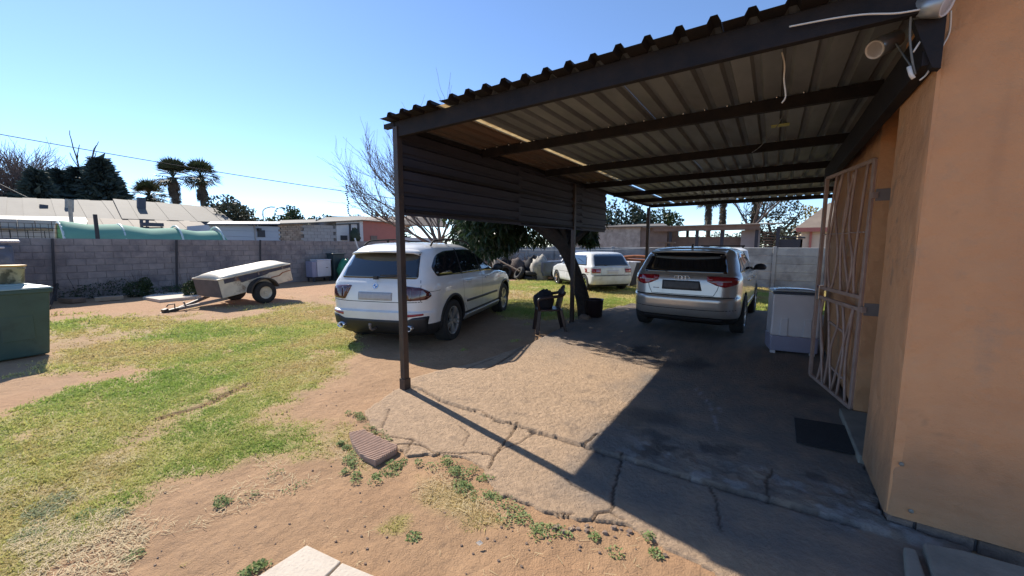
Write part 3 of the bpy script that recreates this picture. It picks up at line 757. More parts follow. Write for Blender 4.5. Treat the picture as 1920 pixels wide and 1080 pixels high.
# ================================================================== CARPORT
cp = thing('carport', 'lean to carport of ribbed metal sheets on dark steel posts', 'carport', (-3.3, 2.75, 0))
XL, XR = -3.33, .60
def beam(y, x0, x1, zt=2.855, h=.10, w=.05):
    mb = MB(); mb.box(x0, x1, y - w / 2, y + w / 2, zt - h, zt); return mb.build('beam', 'dark_metal', cp, True, bevel=.004)
beam(2.75, -3.31, .60, 2.862, .155)
MB().box(-3.47, -3.31, 2.72, 2.77, 2.815, 2.86).build('beam_stub', 'dark_metal', cp, True)
for y_, xr in ((4.15, .62), (5.84, .70), (7.55, 1.3), (9.2, 1.3), (10.8, 1.3), (12.4, 1.35)): beam(y_, -3.27, xr)
MB().box(-3.33, -3.28, 2.78, 12.42, 2.80, 2.853).build('edge_rail', 'dark_metal', cp, True)
MB().box(.55, .615, 2.80, 7.3, 2.48, 2.70).build('wall_plate', 'dark_metal', cp, True, bevel=.004)
MB().prism([(.50, 2.70), (.615, 2.70), (.615, 2.45), (.585, 2.46)], 2.78, 2.83, 'y').build('bracket', 'dark_metal', cp, True)
for (x_, y_, w_, zt) in ((-3.29, 2.745, .068, 2.81), (-3.28, 7.0, .07, 2.79), (-3.27, 12.38, .09, 2.75), (1.34, 12.38, .05, 2.75)):
    mb = MB(); fz = floor_z(x_, y_); mb.box(x_ - w_ / 2, x_ + w_ / 2, y_ - w_ / 2, y_ + w_ / 2, fz - .05, zt)
    po = mb.build('post', 'post_metal', cp, True, bevel=.004)
    sl = MB(); sl.box(x_ - w_ * .62, x_ + w_ * .62, y_ - w_ * .62, y_ + w_ * .62, fz - .03, fz + .12 if y_ < 3 else fz + .01); q = sl.build('foot_sleeve', 'post_metal', po); q.data.transform(Matrix.Translation(-Vector(po.parent.location))) 
def ibr_profile(w, pitch=.185, rib=.036, phase=0):
    """(u,h) across a ribbed sheet"""
    out = []; u = -phase
    while u < w + .001:
        for du, h in ((0, 0), (pitch * .60, 0), (pitch * .60 + .018, rib), (pitch * .60 + .054, rib), (pitch * .60 + .072, 0)):
            if -1e-6 <= u + du <= w + 1e-6: out.append((u + du, h))
        u += pitch
    return out
PIT = .185
xs0 = -3.36
widths = [4, 4, 4, 4, 4, 2]
xcur = xs0
for k, nr in enumerate(widths):
    w_ = nr * PIT
    prof = ibr_profile(w_, PIT)
    if prof[-1][0] < w_ - 1e-4: prof.append((w_, 0))
    gap = 0
    for seg, (ya, yb, dz) in enumerate(((2.60 + random.uniform(-.02, .02), 7.62, 0), (7.50, 12.62 + random.uniform(-.04, .04), -.004))):
        if k == 0: xa = xcur
        rows = []
        for y_ in np.linspace(ya, yb, 12):
            rows.append([(xcur + u + (0.0), y_, 2.866 + h + dz + .0025 * (k % 2) + .0025 * math.sin(y_ * 2.1 + k * 2) + (0.006 if k == 1 and u < .02 else 0)) for u, h in prof])
        mb = MB()
        if seg == 0:      # the front lip of the sheets is painted dark
            r1 = [(p[0], 2.735, p[2]) for p in rows[0]]
            mb.sheet([rows[0], r1], 1); mb.sheet([r1] + rows[1:])
        else: mb.sheet(rows)
        mb.build('roof_sheet', ['ibr_rusty' if (k == 0 and seg == 0) else 'ibr_sheet', 'dark_metal'], cp, True, solid=.0012)
    xcur += w_
    if k == 0:                       # translucent strip let in between the first two sheets
        mb = MB(); mb.sheet([[(xcur + u, y_, 2.868 + h) for u, h in ((-.02, 0), (0, .0), (.075, .0), (.09, 0))] for y_ in np.linspace(2.66, 7.6, 6)])
        mb.build('skylight_strip', 'skylight', cp, True, solid=.0012)
        xcur += .075
for seg in ((7.50, 12.62),):         # the roof is wider behind the house
    prof = ibr_profile(4 * PIT, PIT)
    mb = MB(); mb.sheet([[(xcur + u, y_, 2.870 + h) for u, h in prof] for y_ in np.linspace(*seg, 6)]); mb.build('roof_sheet', 'ibr_sheet', cp, True, solid=.0012)
# side screen: ribbed sheets laid with the ribs level
def screen(y0, y1, z0, z1, x_, phase, nm='screen_sheet'):
    prof = ibr_profile(z1 - z0, .135, .022, phase)
    prof = [(0, 0)] + [p for p in prof if p[0] > .001] + [(z1 - z0, 0)]
    rows = [[(x_ - h + .003 * math.sin(y_ * 3), y_, z0 + u) for u, h in prof] for y_ in np.linspace(y0, y1, 10)]
    return MB().sheet(rows).build(nm, 'screen_sheet', cp, True, solid=.0012)
screen(2.782, 5.1, 1.915, 2.845, -3.285, .02)
screen(5.03, 7.45, 1.905, 2.80, -3.281, .06)
screen(7.38, 8.75, 1.90, 2.80, -3.277, .09)
for z in (1.95, 2.4): MB().box(-3.275, -3.255, 2.80, 8.7, z, z + .03).build('screen_rail', 'dark_metal', cp, True)
# screws along the purlins
sc = MB()
for y_ in (4.15, 5.84, 7.55, 9.2, 10.8):
    for i in range(19):
        sc.lathe([(.001, 0), (.008, 0), (.008, -.012), (.003, -.016)], 6, (-3.25 + i * PIT + .05, y_ - .045, 2.862))
o = sc.build('screws', 'chrome', cp, True); o['kind'] = 'stuff'

# floodlights, cables
def flood(c, d, label):
    c = Vector(c); d = Vector(d).normalized()
    t = thing('spotlight', label, 'spotlight', c); t.scale = (1.3, 1.3, 1.3)
    M = d.to_track_quat('Z', 'Y').to_matrix()
    def tr(mb):
        mb.v = [tuple(M @ Vector(v)) for v in mb.v]; return mb
    tr(MB().lathe([(.028, -.12), (.034, -.115), (.036, -.06), (.040, -.055), (.040, 0), (.036, .004), (.033, .0)], 24)).build('housing', 'flood_body', t)
    tr(MB().lathe([(.001, .0), (.026, .001), (.030, -.004)], 24)).build('lens', 'flood_glass', t)
    tr(MB().lathe([(.031, .001), (.035, .006), (.038, .001)], 24)).build('bezel', 'washer_white', t)
    tr(MB().bar((0, 0, -.06), (0, .03, -.11), .02, .012)).build('bracket', 'dark_metal', t)
    return t
flood(aY(1640, 93, 3.05), (-.62, -.55, -.42), 'round spotlight hanging under the carport roof near its dark corner')
flood(aY(1774, 9, 2.72), (.75, -.42, -.40), 'round spotlight at the top edge of the peach house wall')
def cable(name, pts_, r_, m, label, sp=6): 
    o = MB().tube(spline(pts_, sp), r_, 6).build(name, m); return tag(o, label, 'cable')
cable('cable', [aY(1480, 50, 2.70), aY(1560, 35, 2.695), aY(1620, 27, 2.70), aY(1680, 25, 2.70), aY(1725, 18, 2.72)], .0045, 'cable_white', 'pale cable running along the front beam to the wall spotlight')
cable('cable', [aY(1466, 98, 3.1), aY(1471, 120, 3.1), aY(1470, 150, 3.12), aY(1473, 180, 3.12), aY(1466, 193, 3.12)], .005, 'cable_white', 'short white cable end hanging from the roof sheets')
cable('cable', [aY(1470, 212, 4.2), aY(1458, 235, 4.5), aY(1440, 258, 4.9), aY(1425, 275, 5.3), aY(1410, 286, 5.75)], .005, 'cable_grey', 'thin grey cable looping below the second roof beam')
cable('cable', [aY(1783, 20, 2.80), aY(1780, 60, 2.85), aY(1768, 85, 2.86), aY(1752, 112, 2.86), aY(1738, 138, 2.85), aY(1725, 150, 2.83)], .004, 'cable_white', 'thin cable hanging down the house wall below the wall spotlight')
cable('cable', [aY(1680, 82, 3.0), aY(1695, 105, 2.95), aY(1708, 125, 2.9), aY(1712, 145, 2.85)], .0045, 'cable_grey', 'grey cable drooping from the hanging spotlight')
cable('cable', [aY(1708, 28, 2.75), aY(1706, 70, 2.78), aY(1710, 110, 2.8), aY(1716, 140, 2.82)], .005, 'cable_grey', 'dark cable dropping straight in the carport corner')
cable('cable', [aY(1755, 40, 2.8), aY(1730, 72, 2.8), aY(1712, 98, 2.8)], .005, 'cable_white', 'striped cable crossing the carport corner')
mb = MB(); mb.tube([aY(1704, 125, 2.8), aY(1708, 140, 2.8), aY(1713, 147, 2.8)], .009, 8); o = mb.build('cable_plug', 'cable_white'); tag(o, 'small white cable plug in the carport corner', 'plug')
o = MB().cbox(Vector((-.02, 5.1, 2.862)), (.16, .10, .006)).build('reflective_tape', 'yellow_tape'); tag(o, 'yellow green patch stuck under the roof sheets', 'tape')

# ================================================================== NEAR OBJECTS
# washing machine
wm = thing('washing_machine', 'off white twin tub washing machine with dark lid beside the gate', 'washing machine', (.245, 6.82, .055), R(8))
MB().prism([(-.235, -.21), (.325, -.21), (.335, .2), (-.245, .2)], .04, .26, 'z').build('base', 'washer_lilac', wm, bevel=.015)
mb = MB(); mb.prism([(-.235, -.212), (.32, -.212), (.32, .2), (-.235, .2)], .26, .86, 'z')
body = mb.build('body', 'washer_white', wm, bevel=.02)
for x_ in (-.13, .14):
    MB().prism([(x_, .27), (x_ + .09, .27), (x_ + .085, .52), (x_ + .01, .52)], -.226, -.2115, 'y').build('side_panel', 'washer_white', wm, bevel=.003)
mb = MB(); mb.prism([(-.245, -.22), (.33, -.22), (.33, .21), (-.245, .21)], .86, .90, 'z'); mb.build('top_rim', 'washer_lid', wm, bevel=.012)
mb = MB(); mb.sheet([[(x_, y_, .90 + .035 * (1 - ((x_ - .04) / .29) ** 4) * (1 - (y_ / .23) ** 4)) for x_ in np.linspace(-.24, .32, 12)] for y_ in np.linspace(-.215, .205, 8)], sm=True)
mb.build('lid', 'washer_lid_clear', wm, solid=.01)
for x_ in (-.19, .27):
    for y_ in (-.17, .16): MB().cbox((x_, y_, .02), (.06, .06, .045)).build('foot', 'washer_white', wm, bevel=.006)
tag(MB().tube(spline([(.45, 6.9, .95), (.53, 6.85, .75), (.55, 6.8, .4), (.5, 6.7, .1)], 5), .012, 8).build('drain_hose', 'washer_lilac'), 'grey drain hose hanging beside the twin tub washer', 'hose')

# plastic chair with a dark bag
ch = thing('plastic_chair', 'black plastic garden chair standing in shade beside the carport post', 'chair', (-3.36, 6.18, floor_z(-3.4, 6.2) + .005), R(38))
def leg(p, q, w=.062):
    p = Vector(p); q = Vector(q); mb = MB()
    mb.bar(p, q, w, w * .8); return mb.build('leg', 'plastic_black', ch, bevel=.006)
# local: seat faces -x ; back at +x
for sy_ in (-1, 1):
    leg((-.25, sy_ * .23, 0), (-.20, sy_ * .19, .43)); leg((.29, sy_ * .21, 0), (.19, sy_ * .18, .43))
MB().prism([(-.24, -.21), (-.24, .21), (-.1, .22), (.2, .2), (.22, .1), (.22, -.1), (.2, -.2), (-.1, -.22)], .41, .445, 'z').build('seat', 'plastic_black', ch, bevel=.01)
rows = []
for k in range(9):
    t = k / 8; z = .44 + .42 * t; hw = .215 * math.sqrt(max(0.02, 1 - max(0, (t - .35) / .66) ** 2.4))
    rows.append([(.19 + .10 * t - .05 * (1 - (u / 1.0) ** 2) * 0 + .035 * (1 - u * u) * .8 - .03, hw * u, z) for u in np.linspace(-1, 1, 9)])
mb = MB(); mb.sheet(rows[:], sm=True)
o = mb.build('backrest', 'plastic_black', ch, solid=.016)
for sy_ in (-1, 1):
    MB().tube(spline([(-.2, sy_ * .22, .43), (-.235, sy_ * .25, .55), (-.21, sy_ * .26, .64), (-.02, sy_ * .255, .67), (.2, sy_ * .225, .70), (.25, sy_ * .2, .76)], 6), [.028] * 31, 8).build('armrest', 'plastic_black', ch)
def blob(name, m, c, rad, label, cat, seed=1, amp=.25, n=20, sc_=4, flat=True):
    V = []; k = n // 2
    for i in range(k + 1):
        ph = PI * i / k
        for j in range(n):
            a = 2 * PI * j / n
            d = Vector((math.sin(ph) * math.cos(a), math.sin(ph) * math.sin(a), math.cos(ph)))
            f = 1 + amp * float(fbm(np.array([d.x * sc_ + d.z * 3 + seed]), np.array([d.y * sc_ - d.z * 2]), seed, 3)[0]) * 2
            V.append((c[0] + d.x * rad[0] * f, c[1] + d.y * rad[1] * f, c[2] + max(-1 if not flat else -.75, d.z) * rad[2] * f))
    Fs = [(i * n + j, i * n + (j + 1) % n, (i + 1) * n + (j + 1) % n, (i + 1) * n + j) for i in range(k) for j in range(n)]
    mb = MB(); mb.add(V, Fs, 0, True); o = mb.build(name, m)
    if label: tag(o, label, cat)
    return o
bb = blob('bag', 'cloth_black', (0, 0, 0), (.17, .18, .2), 'black lumpy bag lying on the seat of the plastic chair', 'bag', 4, .3)
bb.location = Vector(ch.location) + Vector((-.08, -.03, .575))

# wheelie bin at the left edge
bn = thing('wheelie_bin', 'large dark green wheelie bin at the left edge of the yard', 'wheelie bin', (-8.98, .46, floor_z(-9, .4)), R(97))
def frus(mb, a, b, z0, z1, mi=0):
    v = [(-a[0], -a[1], z0), (a[0], -a[1], z0), (a[0], a[1], z0), (-a[0], a[1], z0), (-b[0], -b[1], z1), (b[0], -b[1], z1), (b[0], b[1], z1), (-b[0], b[1], z1)]
    return mb.add(v, [(3, 2, 1, 0), (4, 5, 6, 7), (0, 1, 5, 4), (1, 2, 6, 5), (2, 3, 7, 6), (3, 0, 4, 7)], mi)
mb = MB(); frus(mb, (.27, .25), (.33, .34), .03, .98); mb.build('body', 'bin_green', bn, bevel=.02)
MB().box(-.35, .35, -.36, .36, .94, 1.0).build('rim', 'bin_green', bn, bevel=.012)
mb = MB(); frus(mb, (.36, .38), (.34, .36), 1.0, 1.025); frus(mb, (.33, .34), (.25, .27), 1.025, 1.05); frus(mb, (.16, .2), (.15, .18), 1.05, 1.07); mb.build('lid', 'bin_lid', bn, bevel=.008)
mb = MB(); mb.cbox((.0, -.30, .45), (.3, .02, .34)); mb.v = [(x_, y_ + (z_ - .45) * -.07 + .012, z_) for x_, y_, z_ in mb.v]; mb.build('front_panel', 'bin_green', bn, bevel=.006)
for sx_ in (-1, 1):
    MB().lathe([(.02, -.02), (.1, -.02), (.1, .02), (.02, .02)], 20, (sx_ * .29, .24, .1), 'x').build('wheel', 'rubber', bn)
mb = MB(); mb.tube([(-.28, .36, .93), (-.28, .42, .97), (.28, .42, .97), (.28, .36, .93)], .014, 8); mb.build('handle', 'bin_green', bn)
pt = thing('paint_bucket', 'stained paint bucket with ochre lid standing on the green wheelie bin', 'bucket', Vector(bn.location) + Vector((-.10, .05, 1.07)))
MB().lathe([(.125, 0), (.13, .01), (.145, .2), (.155, .205), (.155, .225), (.15, .25)], 28).build('pail', 'bucket_paint', pt)
MB().lathe([(.001, .262), (.15, .264), (.166, .262), (.168, .25), (.16, .24)], 28).build('lid', 'bucket_lid', pt)

# foreground paver, pale slabs
pv = [G(655, 820), G(682, 815), G(746, 846), G(744, 852), G(704, 876), G(676, 862), G(662, 842)]
pav = MB(); pav.prism(pv, .0, .045, 'z'); paver = pav.build('paver', 'paver_red', None, bevel=.004)
tag(paver, 'broken ribbed reddish paver lying beside the front edge of the slab', 'paver')
p0, p1, p3 = Vector((*pv[0], 0)), Vector((*pv[2], 0)), Vector((*pv[4], 0))
ux = (p1 - p0).normalized(); rb = MB()
nrm = Vector((-ux.y, ux.x, 0))
cen = sum((Vector((*p, 0)) for p in pv), Vector()) / len(pv)
for k in range(-9, 10):
    # rib clipped to the outline
    o_ = cen + nrm * k * .019; ts = []
    for i in range(len(pv)):
        a = Vector((*pv[i], 0)); b = Vector((*pv[(i + 1) % len(pv)], 0)); e = b - a
        den = ux.x * e.y - ux.y * e.x
        if abs(den) < 1e-9: continue
        t = ((a - o_).x * e.y - (a - o_).y * e.x) / den; u_ = ((a - o_).x * ux.y - (a - o_).y * ux.x) / den
        if 0 <= u_ <= 1: ts.append(t)
    if len(ts) >= 2 and max(ts) - min(ts) > .03:
        rb.bar(o_ + ux * (min(ts) + .006) + Vector((0, 0, .046)), o_ + ux * (max(ts) - .006) + Vector((0, 0, .046)), .010, .008)
rb.build('ribs', 'paver_red', paver)
for poly, lab, z in (([G(576, 1031), G(640, 1062), G(560, 1140), G(470, 1100)], 'pale square slab at the bottom edge left of its neighbour', .03), ([G(642, 1064), G(720, 1096), G(650, 1180), G(566, 1142)], 'pale slab cut off by the bottom edge, right of the first', .028)):
    tag(MB().prism(poly, -.03, z, 'z').build('stone_slab', 'pale_slab', None, bevel=.006), lab, 'slab')
for poly, lab, z in (([G(1692, 1040), G(1716, 1046), G(1745, 1130), G(1700, 1130)], 'narrow broken grey green stone beside the plinth', .05), ([G(1728, 1036), G(1800, 1050), G(1925, 1085), G(1960, 1160), G(1770, 1180)], 'large pale grey green stone slab below the plinth bricks', .06)):
    tag(MB().prism(poly, -.02, z, 'z').build('stone_slab', 'green_slab', None, bevel=.012), lab, 'slab')
# dead leaves / litter
tag(MB().add([(*G(892, 1024), .02), (*G(900, 1021), .026), (*G(906, 1024), .018), (*G(899, 1028), .014)], [(0, 1, 2, 3)]).build('dead_leaf', 'pale_slab', None, solid=.002), 'single pale curled dead leaf on the bare soil', 'leaf')

# tree base pot
pot = MB().lathe([(.15, 0), (.17, .02), (.19, .36), (.20, .38), (.17, .375), (.16, .33)], 24, (-3.10, 7.72, floor_z(-3.0, 7.7)))
tag(pot.build('plant_tub', 'plastic_black'), 'dark round tub standing at the foot of the leaning tree', 'tub')
tag(blob('rock', 'stone', (-3.18, 7.42, .06), (.14, .10, .11), None, None, 6, .3), 'pale rough rock at the foot of the leaning tree', 'rock')


# ================================================================== CARS
def rounded(pts_, r_=.03, n=4):
    """round the corners of a 2D polygon; r_ may be a list"""
    out = []; N_ = len(pts_)
    for i in range(N_):
        rr_ = r_[i] if isinstance(r_, (list, tuple)) else r_
        p = Vector(pts_[i]).to_2d(); a = Vector(pts_[i - 1]).to_2d(); b = Vector(pts_[(i + 1) % N_]).to_2d()
        da = (a - p); db = (b - p); ra = min(rr_, da.length * .45, db.length * .45)
        if ra < 1e-4: out.append(tuple(p)); continue
        s0 = p + da.normalized() * ra; s1 = p + db.normalized() * ra
        for k in range(n + 1):
            t = k / n; out.append(tuple((1 - t) ** 2 * s0 + 2 * t * (1 - t) * p + t * t * s1))
    return out
class Car:
    def __init__(s, name, label, cat, loc, rz, spec):
        s.root = thing(name, label, cat, loc, rz); s.sp = spec; s.ro = spec['ro']
        s.make_body()
    def levels(s, n=46):
        ks = s.sp.get('zk', (1, 1)); T = [(t[0] if t[0] < ks[0] else ks[0] + (t[0] - ks[0]) * ks[1],) + tuple(t[1:]) for t in s.sp['levels']]; zs = [t[0] for t in T]
        # denser sampling where shape changes
        zz = []
        for a, b in zip(zs[:-1], zs[1:]):
            k = max(2, int((b - a) / .035)); zz += list(np.linspace(a, b, k, endpoint=False))
        zz.append(zs[-1])
        out = []
        for z in zz:
            out.append([z] + [float(np.interp(z, zs, [t[j] for t in T])) for j in range(1, 7)])
        return out   # z, xr, w, xf, Rx, Ry, bulge
    def contour(s, lv):
        z, xr, w, xf, Rx, Ry, bu = lv; pts_ = []
        Rx = min(Rx, (xf - xr) * .4); Ry = min(Ry, w * .9)
        for k in range(8): u = (w - Ry) * k / 8; pts_.append((u, xr + bu * (u / w) ** 2))
        b0 = bu * ((w - Ry) / w) ** 2
        for k in range(10): t = PI / 2 * k / 10; pts_.append((w - Ry + Ry * math.sin(t), xr + b0 + Rx * (1 - math.cos(t))))
        ys = xr + b0 + Rx; Rf = min(s.sp.get('Rf', .4), (xf - ys) * .5); ye = xf - .06 - Rf
        for k in range(40): pts_.append((w, ys + (ye - ys) * k / 40))
        for k in range(10): t = PI / 2 * k / 10; pts_.append((w - .35 * (1 - math.cos(t)) * min(1, w / .8), ye + Rf * math.sin(t)))
        wf = pts_[-1][0]
        for k in range(9): u = wf * (1 - k / 8); pts_.append((u, xf - .06 * (u / w) ** 2))
        # plan taper
        Lc = s.sp['len'] * .5; hl = s.sp['len'] * .5
        pts_ = [(x_ * (1 - s.sp.get('taper', .05) * abs((L_ - Lc) / hl) ** 3), L_) for x_, L_ in pts_]
        return pts_
    def make_body(s):
        lv = s.levels(); V = []; n = None
        for l in lv:
            h = s.contour(l); full = h + [(-x_, L_) for x_, L_ in h[-2:0:-1]]
            n = len(full)
            V += [(x_, L_ - s.ro, l[0]) for x_, L_ in full]
        k = len(lv)
        Fs = [(i * n + j, i * n + (j + 1) % n, (i + 1) * n + (j + 1) % n, (i + 1) * n + j) for i in range(k - 1) for j in range(n)]
        Fs.append(tuple(range(n))[::-1]); Fs.append(tuple(range((k - 1) * n, k * n)))
        import bmesh
        me = bpy.data.meshes.new('body'); me.from_pydata(V, [], Fs)
        bm = bmesh.new(); bm.from_mesh(me); bmesh.ops.remove_doubles(bm, verts=bm.verts, dist=1e-5)
        bmesh.ops.recalc_face_normals(bm, faces=bm.faces)
        s.bvh = BVHTree.FromBMesh(bm)
        bm.to_mesh(me); bm.free()
        body = bpy.data.objects.new('body', me); C.objects.link(body); body.parent = s.root
        for m in (s.sp['paint'], 'gap_black', 'trim_black'): me.materials.append(MATS[m])
        r_ = s.sp['arch']; ww = s.sp['w']
        cm = MB()
        for L_ in (0, s.sp['wb']):
            for sd in (-1, 1): cm.lathe([(r_, -.19), (r_, .25)], 40, (sd * ww, L_, s.sp['wr'] + .01), 'x')
        cme = bpy.data.meshes.new('cut'); cme.from_pydata(cm.v, [], cm.f)
        bm = bmesh.new(); bm.from_mesh(cme); bmesh.ops.recalc_face_normals(bm, faces=bm.faces); bm.to_mesh(cme); bm.free()
        cut = bpy.data.objects.new('cut', cme); C.objects.link(cut)
        md = body.modifiers.new('b', 'BOOLEAN'); md.operation = 'DIFFERENCE'; md.solver = 'EXACT'; md.object = cut
        cut.parent = s.root
        bpy.context.view_layer.update()
        dg = bpy.context.evaluated_depsgraph_get()
        nm = bpy.data.meshes.new_from_object(body.evaluated_get(dg))
        body.modifiers.clear(); body.data = nm
        bpy.data.objects.remove(cut)
        mi = []; sm_ = []
        for p in nm.polygons:
            c = p.center; dark = False
            for L_ in (0, s.sp['wb']):
                if math.hypot(c.y - L_, c.z - s.sp['wr'] - .01) < r_ + .004 and abs(p.normal.x) < .99 or (abs(abs(c.x) - (ww - .19)) < .003 and math.hypot(c.y - L_, c.z - s.sp['wr']) < r_): dark = True
            # true outer skin keeps its paint
            if dark:
                o_, nn, _, dist = s.bvh.find_nearest(c)
                if dist is not None and dist < .004 : dark = False
            m_ = 1 if dark else 0
            if s.sp.get('dark_below') and c.z < s.sp['dark_below'](c): m_ = 2
            mi.append(m_); sm_.append(len(p.vertices) < 12)
        nm.polygons.foreach_set('material_index', mi); nm.polygons.foreach_set('use_smooth', sm_)
        try: nm.set_sharp_from_angle(angle=R(38))
        except Exception: pass
        s.body = body
    def cast(s, view, u, v):
        if view == 'rear': o, d = Vector((u, -3, v)), Vector((0, 1, 0))
        elif view == 'front': o, d = Vector((u, 9, v)), Vector((0, -1, 0))
        elif view == 'right': o, d = Vector((3, u, v)), Vector((-1, 0, 0))
        elif view == 'left': o, d = Vector((-3, u, v)), Vector((1, 0, 0))
        elif view == 'top': o, d = Vector((u, v, 4)), Vector((0, 0, -1))
        elif view in ('cornerR', 'cornerL'):
            sg = 1 if view[-1] == 'R' else -1
            ox, oy = s.sp['corner']; a = R(u); o, d = Vector((sg * ox, oy - s.ro, v)), Vector((sg * math.sin(a), -math.cos(a), 0))
        h, n, i_, ds = s.bvh.ray_cast(o, d)
        if h is None: 
            h, n, i_, ds = s.bvh.find_nearest(o + d * 2.4)
        if view.startswith('corner') and n.dot(d) < 0: n = -n
        elif not view.startswith('corner') and n.dot(d) > 0: n = -n
        return h, n
    def patch(s, name, poly, view, m, parent=None, off=.004, res=.04, skirt=.012, scale=(1, 1), recess=0):
        pl = []
        N_ = len(poly)
        for i in range(N_):
            a = Vector(poly[i]); b = Vector(poly[(i + 1) % N_]); L_ = math.hypot((b - a)[0] * scale[0], (b - a)[1] * scale[1]); k = max(1, int(L_ / res))
            for j in range(k): pl.append(a.lerp(b, j / k))
        us = [p[0] for p in pl]; vs_ = [p[1] for p in pl]; ins = []
        X_, Y_ = np.meshgrid(np.arange(min(us), max(us), res / scale[0]), np.arange(min(vs_), max(vs_), res / scale[1])); X_ = X_.ravel(); Y_ = Y_.ravel()
        P2 = [tuple(p) for p in pl]
        if len(X_):
            sd_ = sdf(X_ * scale[0], Y_ * scale[1], [(p[0] * scale[0], p[1] * scale[1]) for p in P2]); ok_ = sd_ > res * .4
            ins = [Vector((a, b)) for a, b in zip(X_[ok_], Y_[ok_])]
        nb = len(pl)
        r_ = delaunay_2d_cdt([Vector((p[0] * scale[0], p[1] * scale[1])) for p in pl] + [Vector((p[0] * scale[0], p[1] * scale[1])) for p in ins], [], [list(range(nb))], 1, 1e-6)
        V = []; hs = []
        for p in r_[0]:
            h, n = s.cast(view, p[0] / scale[0], p[1] / scale[1]); hs.append((h, n)); V.append(h + n * off)
        mb = MB(); mb.add(V, [tuple(f) for f in r_[2]], 0, True)
        base = len(mb.v)
        mb.add([hs[i][0] - hs[i][1] * skirt for i in range(nb)], [])
        for i in range(nb):
            j = (i + 1) % nb; mb.f.append([i, j, base + j, base + i]); mb.m.append(0); mb.s.append(False)
        o = mb.build(name, m, parent or s.root); return o
    def strip(s, name, line, view, m='gap_black', w=.007, off=.0012, parent=None, closed=False, h=0):
        pts_ = list(line) + ([line[0]] if closed else [])
        P_ = []
        for a, b in zip(pts_[:-1], pts_[1:]):
            a = Vector(a); b = Vector(b); k = max(1, int((b - a).length / .04))
            for j in range(k): P_.append(a.lerp(b, j / k))
        P_.append(Vector(pts_[-1]))
        L_, R_ = [], []
        for i, p in enumerate(P_):
            d = (P_[min(i + 1, len(P_) - 1)] - P_[max(i - 1, 0)]).normalized(); nn = Vector((-d.y, d.x)) * w / 2
            for q, lst in ((p + nn, L_), (p - nn, R_)):
                hh, n_ = s.cast(view, q.x, q.y); lst.append(hh + n_ * off)
        mb = MB(); mb.sheet([L_, R_])
        return mb.build(name, m, parent or s.body, solid=h)
    def wheels(s, nspoke=5, style='double', wide=.235, rimr=None):
        r_ = s.sp['wr']; rr_ = rimr or r_ * .66; pr = None
        for L_ in (0, s.sp['wb']):
            for sd in (1, -1):
                if pr is None:
                    t = MB(); hw = wide / 2
                    prof = [(rr_ * .98, -hw * .8), (rr_ * 1.05, -hw * .95), (r_ * .9, -hw), (r_ * .975, -hw * .86), (r_, -hw * .6), (r_, hw * .6), (r_ * .975, hw * .86), (r_ * .9, hw), (rr_ * 1.05, hw * .95), (rr_ * .98, hw * .8)]
                    t.lathe(prof, 40, (0, 0, 0), 'x', cap=False); w_ = t.build('wheel', 'rubber', s.root)
                    rm = MB(); rm.lathe([(rr_ * 1.0, hw * .86), (rr_ * .95, hw * .9), (rr_ * .93, hw * .6), (rr_ * .9, -hw * .5)], 40, (0, 0, 0), 'x', cap=False)
                    rm.lathe([(.001, hw * .62), (rr_ * .2, hw * .6), (rr_ * .24, hw * .4)], 16, (0, 0, 0), 'x')
                    for k in range(nspoke):
                        a0 = 2 * PI * k / nspoke + PI / 2
                        offs = (-.16, .16) if style == 'double' else (0,)
                        for da in offs:
                            wd = rr_ * (.15 if style == 'double' else .34)
                            p = Vector((hw * .58, math.cos(a0 + da * .9) * rr_ * .12, math.sin(a0 + da * .9) * rr_ * .12)); q = Vector((hw * .74, math.cos(a0 + da) * rr_ * .95, math.sin(a0 + da) * rr_ * .95))
                            rm.bar(p, q, wd, .035, up=(1, 0, 0))
                    rim = rm.build('rim', s.sp.get('rim', 'alloy'), w_)
                    bk = MB().lathe([(.001, hw * .2), (rr_ * .9, hw * .2), (rr_ * .9, hw * .1)], 24, (0, 0, 0), 'x').build('brake', 'brake_dark', w_)
                    pr = w_; c = w_
                else: c = copy_tree(pr, s.root)
                c.location = (sd * (s.sp['track'] / 2), L_, r_); c.rotation_euler = (random.uniform(0, 6), 0, 0 if sd > 0 else PI)
    def mirror_patch(s, name, poly, m, **k):
        return s.patch(name, poly, 'right', m, **k), s.patch(name, poly, 'left', m, **k)

